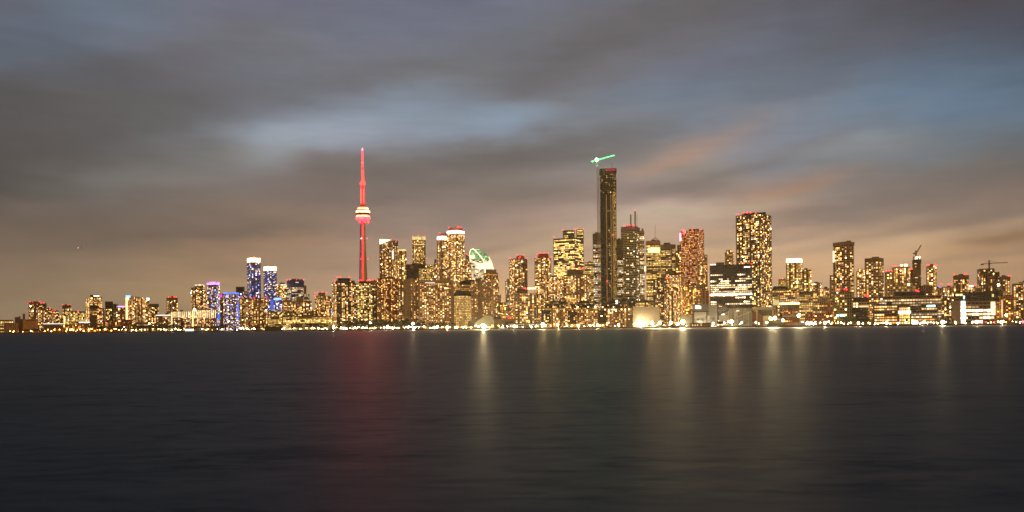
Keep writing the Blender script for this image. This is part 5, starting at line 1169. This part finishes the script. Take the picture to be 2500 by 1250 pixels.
w1, w2, w3, w4 = wave(.42, .85, 2, .2), wave(.075, .18, 3, -.12), wave(.010, .034, 4, .05), wave(.0022, .010, 3, -.03)
h = n.math('ADD', n.math('MULTIPLY', w1, .022), n.math('MULTIPLY', w2, .06)); h = n.math('ADD', h, n.math('MULTIPLY', w3, .17)); h = n.math('ADD', h, n.math('MULTIPLY', w4, .5))
bp = n('ShaderNodeBump'); bp.inputs['Strength'].default_value = 1.0; bp.inputs['Distance'].default_value = WATER_BUMP; n.link(h, bp.inputs['Height']); n.link(bp.outputs[0], bs.inputs['Normal'])
c_ = lambda w, k: n.math('MULTIPLY', n.math('SUBTRACT', w, .5), k)
v1 = wave(.5, 1.0, 3, .12); v2 = wave(.09, .26, 4, -.06)
var = n.math('ADD', n.math('ADD', c_(v1, 2.6), c_(v2, 3.4)), n.math('ADD', c_(w3, 1.7), c_(w4, 1.5)))
n.link(n.math('MULTIPLY', n.math('MAXIMUM', n.math('ADD', var, 1.0), .2), WATER_SPEC), bs.inputs['Specular IOR Level'])
n.link(n.math('ADD', n.math('ADD', c_(v2, .10), c_(w3, .14)), WATER_ROUGH), bs.inputs['Roughness'])
W.materials.append(m)

# ------------------------------------------------------------------ dusk sky
ROWS = [0, 60, 120, 180, 240, 300, 360, 420, 480, 540, 600, 660, 720, 790]
COLS = [0, 208, 416, 625, 833, 1041, 1250, 1458, 1666, 1875, 2083, 2291, 2500]
SKY = [
 [(98,100,112),(100,112,126),(104,112,126),(106,108,124),(106,108,124),(106,108,126),(106,110,126),(104,106,118),(102,100,104),(92,92,102),(86,86,96),(78,76,84),(74,72,80)],
 [(94,102,116),(104,118,134),(106,114,130),(108,106,112),(112,118,130),(110,114,132),(108,112,124),(104,104,110),(100,98,100),(92,94,106),(88,92,102),(80,82,92),(72,76,88)],
 [(94,104,118),(106,118,134),(108,108,118),(112,116,126),(116,118,130),(114,118,130),(108,110,118),(106,104,106),(104,106,116),(98,102,114),(94,96,104),(88,92,104),(78,86,100)],
 [(88,92,98),(100,102,108),(104,104,110),(116,122,134),(112,112,116),(112,114,118),(112,114,120),(110,110,114),(108,114,130),(104,112,126),(98,104,116),(90,104,122),(76,94,110)],
 [(84,82,82),(96,94,96),(110,114,118),(114,116,124),(126,134,146),(126,136,148),(116,116,122),(116,120,128),(112,126,142),(106,118,130),(100,116,132),(92,110,128),(82,98,112)],
 [(80,78,76),(94,92,92),(108,108,108),(126,134,146),(142,154,170),(134,148,164),(126,140,156),(124,128,134),(120,132,146),(128,130,138),(122,126,134),(100,120,138),(92,106,122)],
 [(78,76,74),(92,86,80),(108,106,102),(142,152,160),(138,142,152),(126,126,130),(116,112,110),(130,126,128),(150,136,126),(136,136,146),(128,134,138),(108,122,130),(104,106,108)],
 [(78,78,76),(94,91,86),(120,118,115),(132,126,122),(122,112,106),(136,130,124),(138,130,122),(140,132,130),(148,136,126),(132,132,136),(128,124,118),(120,112,104),(104,98,92)],
 [(96,90,82),(100,92,86),(108,102,96),(106,98,92),(112,105,99),(124,116,110),(120,111,104),(130,120,114),(128,120,114),(140,124,112),(118,112,108),(112,104,98),(104,96,90)],
 [(104,96,84),(106,96,86),(112,102,92),(122,108,96),(122,110,100),(120,110,102),(130,117,107),(154,141,128),(156,144,132),(138,124,112),(128,118,108),(124,114,104),(112,104,96)],
 [(116,104,88),(120,108,92),(126,112,96),(132,116,100),(138,124,110),(138,124,112),(150,138,124),(160,146,130),(160,144,128),(170,152,132),(170,150,128),(158,138,116),(138,120,100)],
 [(126,112,92),(134,118,98),(140,122,100),(146,128,108),(150,134,120),(152,136,120),(170,150,132),(178,154,130),(180,154,128),(184,156,126),(186,158,126),(176,150,120),(150,126,102)],
 [(134,118,94),(144,124,98),(150,130,104),(154,134,110),(162,142,124),(168,144,122),(195,158,124),(190,160,128),(190,158,124),(180,148,120),(170,140,114),(160,134,110),(150,126,104)],
 [(140,120,94),(150,128,98),(156,134,104),(160,138,112),(172,146,120),(178,147,115),(215,165,110),(200,165,125),(200,165,122),(190,155,120),(180,148,116),(170,140,112),(160,134,108)],
]
for j_, fl, fr in ((8, 1.12, 1.10), (9, 1.12, 1.13), (10, 1.08, 1.09), (11, 1.06, 1.05), (12, 1.04, 1.03)):
    for i_ in range(2, 13): SKY[j_][i_] = tuple(c*(fl if i_ < 6 else fr)*(1+(.04, 0, -.07)[q]*(j_ > 9)) for q, c in enumerate(SKY[j_][i_]))
for j_ in range(8, 12):
    for i_ in range(13): SKY[j_][i_] = tuple(c*(1.04, .985, .985)[q] for q, c in enumerate(SKY[j_][i_]))
for j_ in range(9, 14):
    for i_ in range(13): SKY[j_][i_] = tuple(c*(1.09 if i_ > 4 else 1.04) for c in SKY[j_][i_])
def sky_at(px, py):
    px = max(0, min(2500, px)); py = max(0, min(790, py))
    i = max(k for k in range(len(COLS)-1) if COLS[k] <= px); j = max(k for k in range(len(ROWS)-1) if ROWS[k] <= py)
    tx = (px-COLS[i])/(COLS[i+1]-COLS[i]); ty = (py-ROWS[j])/(ROWS[j+1]-ROWS[j]); out = []
    for c in range(3):
        a = SKY[j][i][c]*(1-tx)+SKY[j][i+1][c]*tx; d = SKY[j+1][i][c]*(1-tx)+SKY[j+1][i+1][c]*tx; out.append(a*(1-ty)+d*ty)
    return out
world = bpy.data.worlds.new('World'); sc.world = world; world.use_nodes = True; n = N(world)
out = n('ShaderNodeOutputWorld'); bg = n('ShaderNodeBackground'); bg2 = n('ShaderNodeBackground'); add = n('ShaderNodeAddShader')
n.link(bg.outputs[0], add.inputs[0]); n.link(bg2.outputs[0], add.inputs[1]); n.link(add.outputs[0], out.inputs[0])
st = n('ShaderNodeTexSky'); st.sky_type = 'NISHITA'; st.sun_disc = False; st.sun_elevation = math.radians(-3.5); st.sun_rotation = math.radians(-20); n.link(st.outputs[0], bg2.inputs[0]); bg2.inputs[1].default_value = .05
tc = n('ShaderNodeTexCoord'); D = tc.outputs['Generated']
def snoise(scale, det, stretch, seedv, rot=(0, 0, 0)):
    mp = n('ShaderNodeMapping'); mp.inputs['Scale'].default_value = stretch; mp.inputs['Location'].default_value = seedv; mp.inputs['Rotation'].default_value = rot; n.link(D, mp.inputs[0])
    ns = n('ShaderNodeTexNoise'); ns.inputs['Scale'].default_value = scale; ns.inputs['Detail'].default_value = det; ns.inputs['Roughness'].default_value = .52; n.link(mp.outputs[0], ns.inputs['Vector']); return ns
nw = snoise(3.2, 4, (1, 1, 3.2), (3.1, .7, 1.9), (0, math.radians(SKYROT), 0)); sepn = n('ShaderNodeSeparateColor'); n.link(nw.outputs['Color'], sepn.inputs[0])
sp = n('ShaderNodeSeparateXYZ'); n.link(D, sp.inputs[0])
az = n.math('ARCTAN2', sp.outputs[0], sp.outputs[1])
hyp = n.math('SQRT', n.math('ADD', n.math('MULTIPLY', sp.outputs[0], sp.outputs[0]), n.math('MULTIPLY', sp.outputs[1], sp.outputs[1])))
el = n.math('ARCTAN2', sp.outputs[2], hyp)
az = n.math('ADD', az, n.math('MULTIPLY', n.math('SUBTRACT', sepn.outputs[0], .5), .22))
elw = n.math('MULTIPLY', n.math('SUBTRACT', sepn.outputs[1], .5), n.math('MINIMUM', .085, n.math('MULTIPLY_ADD', n.math('MAXIMUM', el, 0), .35, .012)))
el = n.math('ADD', el, elw)
nw2 = snoise(11, 4, (1, 1, 3.4), (5, 1, 8), (0, math.radians(SKYROT), 0)); el = n.math('ADD', el, n.math('MULTIPLY', n.math('SUBTRACT', nw2.outputs['Fac'], .5), .022))
AZ0, AZ1 = -.60, .60; NA = 17
t = n.math('DIVIDE', n.math('SUBTRACT', az, AZ0), AZ1-AZ0)
cur = None; prev = None
for r_ in reversed(ROWS):
    e_c = math.atan((HZ-r_)/F)
    ramp = n('ShaderNodeValToRGB'); cr_ = ramp.color_ramp; cr_.interpolation = 'CARDINAL'
    while len(cr_.elements) < NA: cr_.elements.new(.5)
    for i in range(NA):
        a_ = AZ0+(AZ1-AZ0)*i/(NA-1); px = CX+F*math.tan(a_); py = HZ-F*math.tan(e_c)/math.cos(a_)
        cr_.elements[i].position = i/(NA-1); c = sky_at(px, py if r_ > 0 else 0); cr_.elements[i].color = L3(*c)
    n.link(t, ramp.inputs[0])
    if cur is None: cur = ramp.outputs[0]
    else:
        mr = n('ShaderNodeMapRange'); mr.interpolation_type = 'SMOOTHSTEP'; mr.inputs['From Min'].default_value = prev; mr.inputs['From Max'].default_value = e_c; n.link(el, mr.inputs['Value'])
        cur = n.mix(mr.outputs[0], cur, ramp.outputs[0])
    prev = e_c
BLOBS = [(1655,366,125,19,17,(176,140,118),.9),(1780,330,150,24,10,(140,132,134),.5),(1900,468,120,13,12,(172,134,108),.65),(1600,535,170,13,5,(194,176,152),.75),(1320,600,130,12,9,(186,164,140),.6),
 (2150,602,270,15,2,(194,166,134),.5),(2430,600,60,13,4,(118,88,66),.8),(690,533,115,16,1,(150,125,106),.7),(120,300,260,85,12,(70,68,68),.55),(1150,388,330,26,8,(98,90,87),.65),
 (800,322,220,30,4,(160,170,184),.65),(1150,282,170,28,-4,(142,161,182),.6),(2260,300,230,60,-3,(100,127,153),.55),(640,352,62,36,20,(154,164,174),.5),(335,425,95,28,0,(128,126,123),.5),
 (2050,372,90,12,-3,(142,148,152),.5),(1420,135,270,36,20,(97,94,96),.6),(370,245,210,40,15,(92,88,88),.5),(560,118,160,26,24,(102,101,106),.5),(1330,352,180,22,10,(104,99,98),.6),
 (1240,745,90,60,0,(236,178,122),.7),(1420,650,110,40,4,(196,158,126),.5),(1760,600,60,60,0,(200,160,126),.4),(2250,520,230,12,5,(132,116,106),.6),(2050,560,240,10,4,(160,136,116),.5),(2380,640,140,9,6,(112,96,86),.5),(2300,690,200,14,3,(170,140,112),.4),(300,480,170,14,6,(114,106,98),.45),(520,560,200,12,4,(108,97,88),.5),(760,640,200,12,2,(160,138,118),.45),(480,690,260,10,2,(150,128,104),.4),(1060,520,150,12,6,(140,126,116),.5),(1130,600,120,9,6,(118,106,98),.5),(1250,470,140,20,10,(104,98,94),.45),(1500,690,350,60,0,(196,164,132),.4),(2000,650,300,40,0,(196,164,128),.45),(300,560,260,40,8,(98,88,78),.45),(420,640,300,18,4,(136,120,100),.4),
 (950,470,260,24,10,(104,96,90),.5),(1000,585,160,10,6,(158,140,124),.5),(1750,430,240,16,14,(112,104,100),.5),(2000,520,260,14,6,(112,103,98),.5),(1650,600,300,10,3,(150,134,118),.45),(2300,560,220,12,6,(104,96,90),.45)]
def rot_blob(bx, by, ba, bb, ang, col, al, cur):
    k = (bx-CX)/F; a0 = math.atan(k); e0 = math.atan((HZ-by)/F*math.cos(a0)); c_, s_ = math.cos(math.radians(ang)), math.sin(math.radians(ang))
    da, de = n.math('SUBTRACT', az, a0), n.math('SUBTRACT', el, e0)
    sx, sy = F/ba*math.cos(a0)**0, F/bb
    u = n.math('MULTIPLY', n.math('ADD', n.math('MULTIPLY', da, c_), n.math('MULTIPLY', de, s_)), sx*.72)
    v = n.math('MULTIPLY', n.math('SUBTRACT', n.math('MULTIPLY', de, c_), n.math('MULTIPLY', da, s_)), sy*.72)
    r2 = n.math('ADD', n.math('MULTIPLY', u, u), n.math('MULTIPLY', v, v))
    w = n.math('MULTIPLY', n.math('POWER', 2.71828, n.math('MULTIPLY', r2, -1.0)), al)
    return n.mix(w, cur, L3(*col))
for bl in BLOBS: cur = rot_blob(*bl, cur)
s1 = snoise(5.0, 5, (1, 1, 4.2), (7, 2, 4), (0, math.radians(SKYROT), 0)); s2 = snoise(13, 4, (1, 1, 6), (1, 9, 2), (0, math.radians(SKYROT*.7), 0))
f = n.math('ADD', n.math('MULTIPLY_ADD', s1.outputs['Fac'], .42, .79), n.math('MULTIPLY_ADD', s2.outputs['Fac'], .18, -.09))
s3 = snoise(24, 5, (1, 1, 7), (4, 3, 6), (0, math.radians(SKYROT*.8), 0)); f = n.math('ADD', f, n.math('MULTIPLY_ADD', s3.outputs['Fac'], .15, -.075))
mm = n('ShaderNodeVectorMath'); mm.operation = 'SCALE'; n.link(cur, mm.inputs[0]); n.link(f, mm.inputs['Scale'])
# unseen sky: dimmed overhead for the water, warm glow added behind to light facades
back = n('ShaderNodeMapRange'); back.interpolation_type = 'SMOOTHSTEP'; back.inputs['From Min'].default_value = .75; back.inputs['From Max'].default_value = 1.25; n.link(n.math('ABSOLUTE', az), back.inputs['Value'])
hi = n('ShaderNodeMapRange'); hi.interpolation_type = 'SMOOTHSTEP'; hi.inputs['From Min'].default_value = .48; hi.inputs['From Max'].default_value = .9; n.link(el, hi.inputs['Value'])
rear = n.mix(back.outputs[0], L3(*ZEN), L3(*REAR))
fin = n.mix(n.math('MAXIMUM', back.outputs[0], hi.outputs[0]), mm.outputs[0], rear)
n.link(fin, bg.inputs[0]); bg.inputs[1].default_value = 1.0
world.cycles.sampling_method = 'MANUAL'; world.cycles.sample_map_resolution = 512

# ------------------------------------------------------------------ camera
cam = bpy.data.cameras.new('camera'); co = bpy.data.objects.new('camera', cam); COL.objects.link(co); sc.camera = co
cam.sensor_fit = 'HORIZONTAL'; cam.sensor_width = 36; cam.lens = 36*F/2500; cam.shift_y = (HZ-625)/2500; cam.clip_start = 1; cam.clip_end = 60000
co.matrix_world = Matrix.Translation((0, 0, CAMH)) @ Matrix.Rotation(math.pi/2, 4, 'X') @ Matrix.Rotation(-ROLL, 4, 'Z')
sc.view_settings.view_transform = 'Standard'; sc.view_settings.look = 'None'; sc.view_settings.exposure = 0; sc.view_settings.gamma = 1
sc.render.engine = 'CYCLES'; cy = sc.cycles; cy.use_denoising = True; cy.sample_clamp_indirect = 6; cy.max_bounces = 5; cy.diffuse_bounces = 2; cy.glossy_bounces = 3; cy.volume_bounces = 1; cy.caustics_reflective = False; cy.caustics_refractive = False
sc.render.film_transparent = False; cy.filter_width = 1.6

# ------------------------------------------------------------------ thin city haze
if HAZE > 0:
    hm = bpy.data.materials.new('city_haze'); hm.use_nodes = True; n = N(hm); out = n('ShaderNodeOutputMaterial'); pv = n('ShaderNodeVolumePrincipled'); n.link(pv.outputs[0], out.inputs['Volume'])
    pv.inputs['Color'].default_value = (.95, .92, .87, 1); pv.inputs['Density'].default_value = HAZE; pv.inputs['Anisotropy'].default_value = HAZEG
    b = MB(); b.prism([(-12500, -700), (12500, -700), (12500, 7300), (-12500, 7300)], -7.2, 640)
    ho = b.build('haze', hm); tag(ho, kind='stuff')
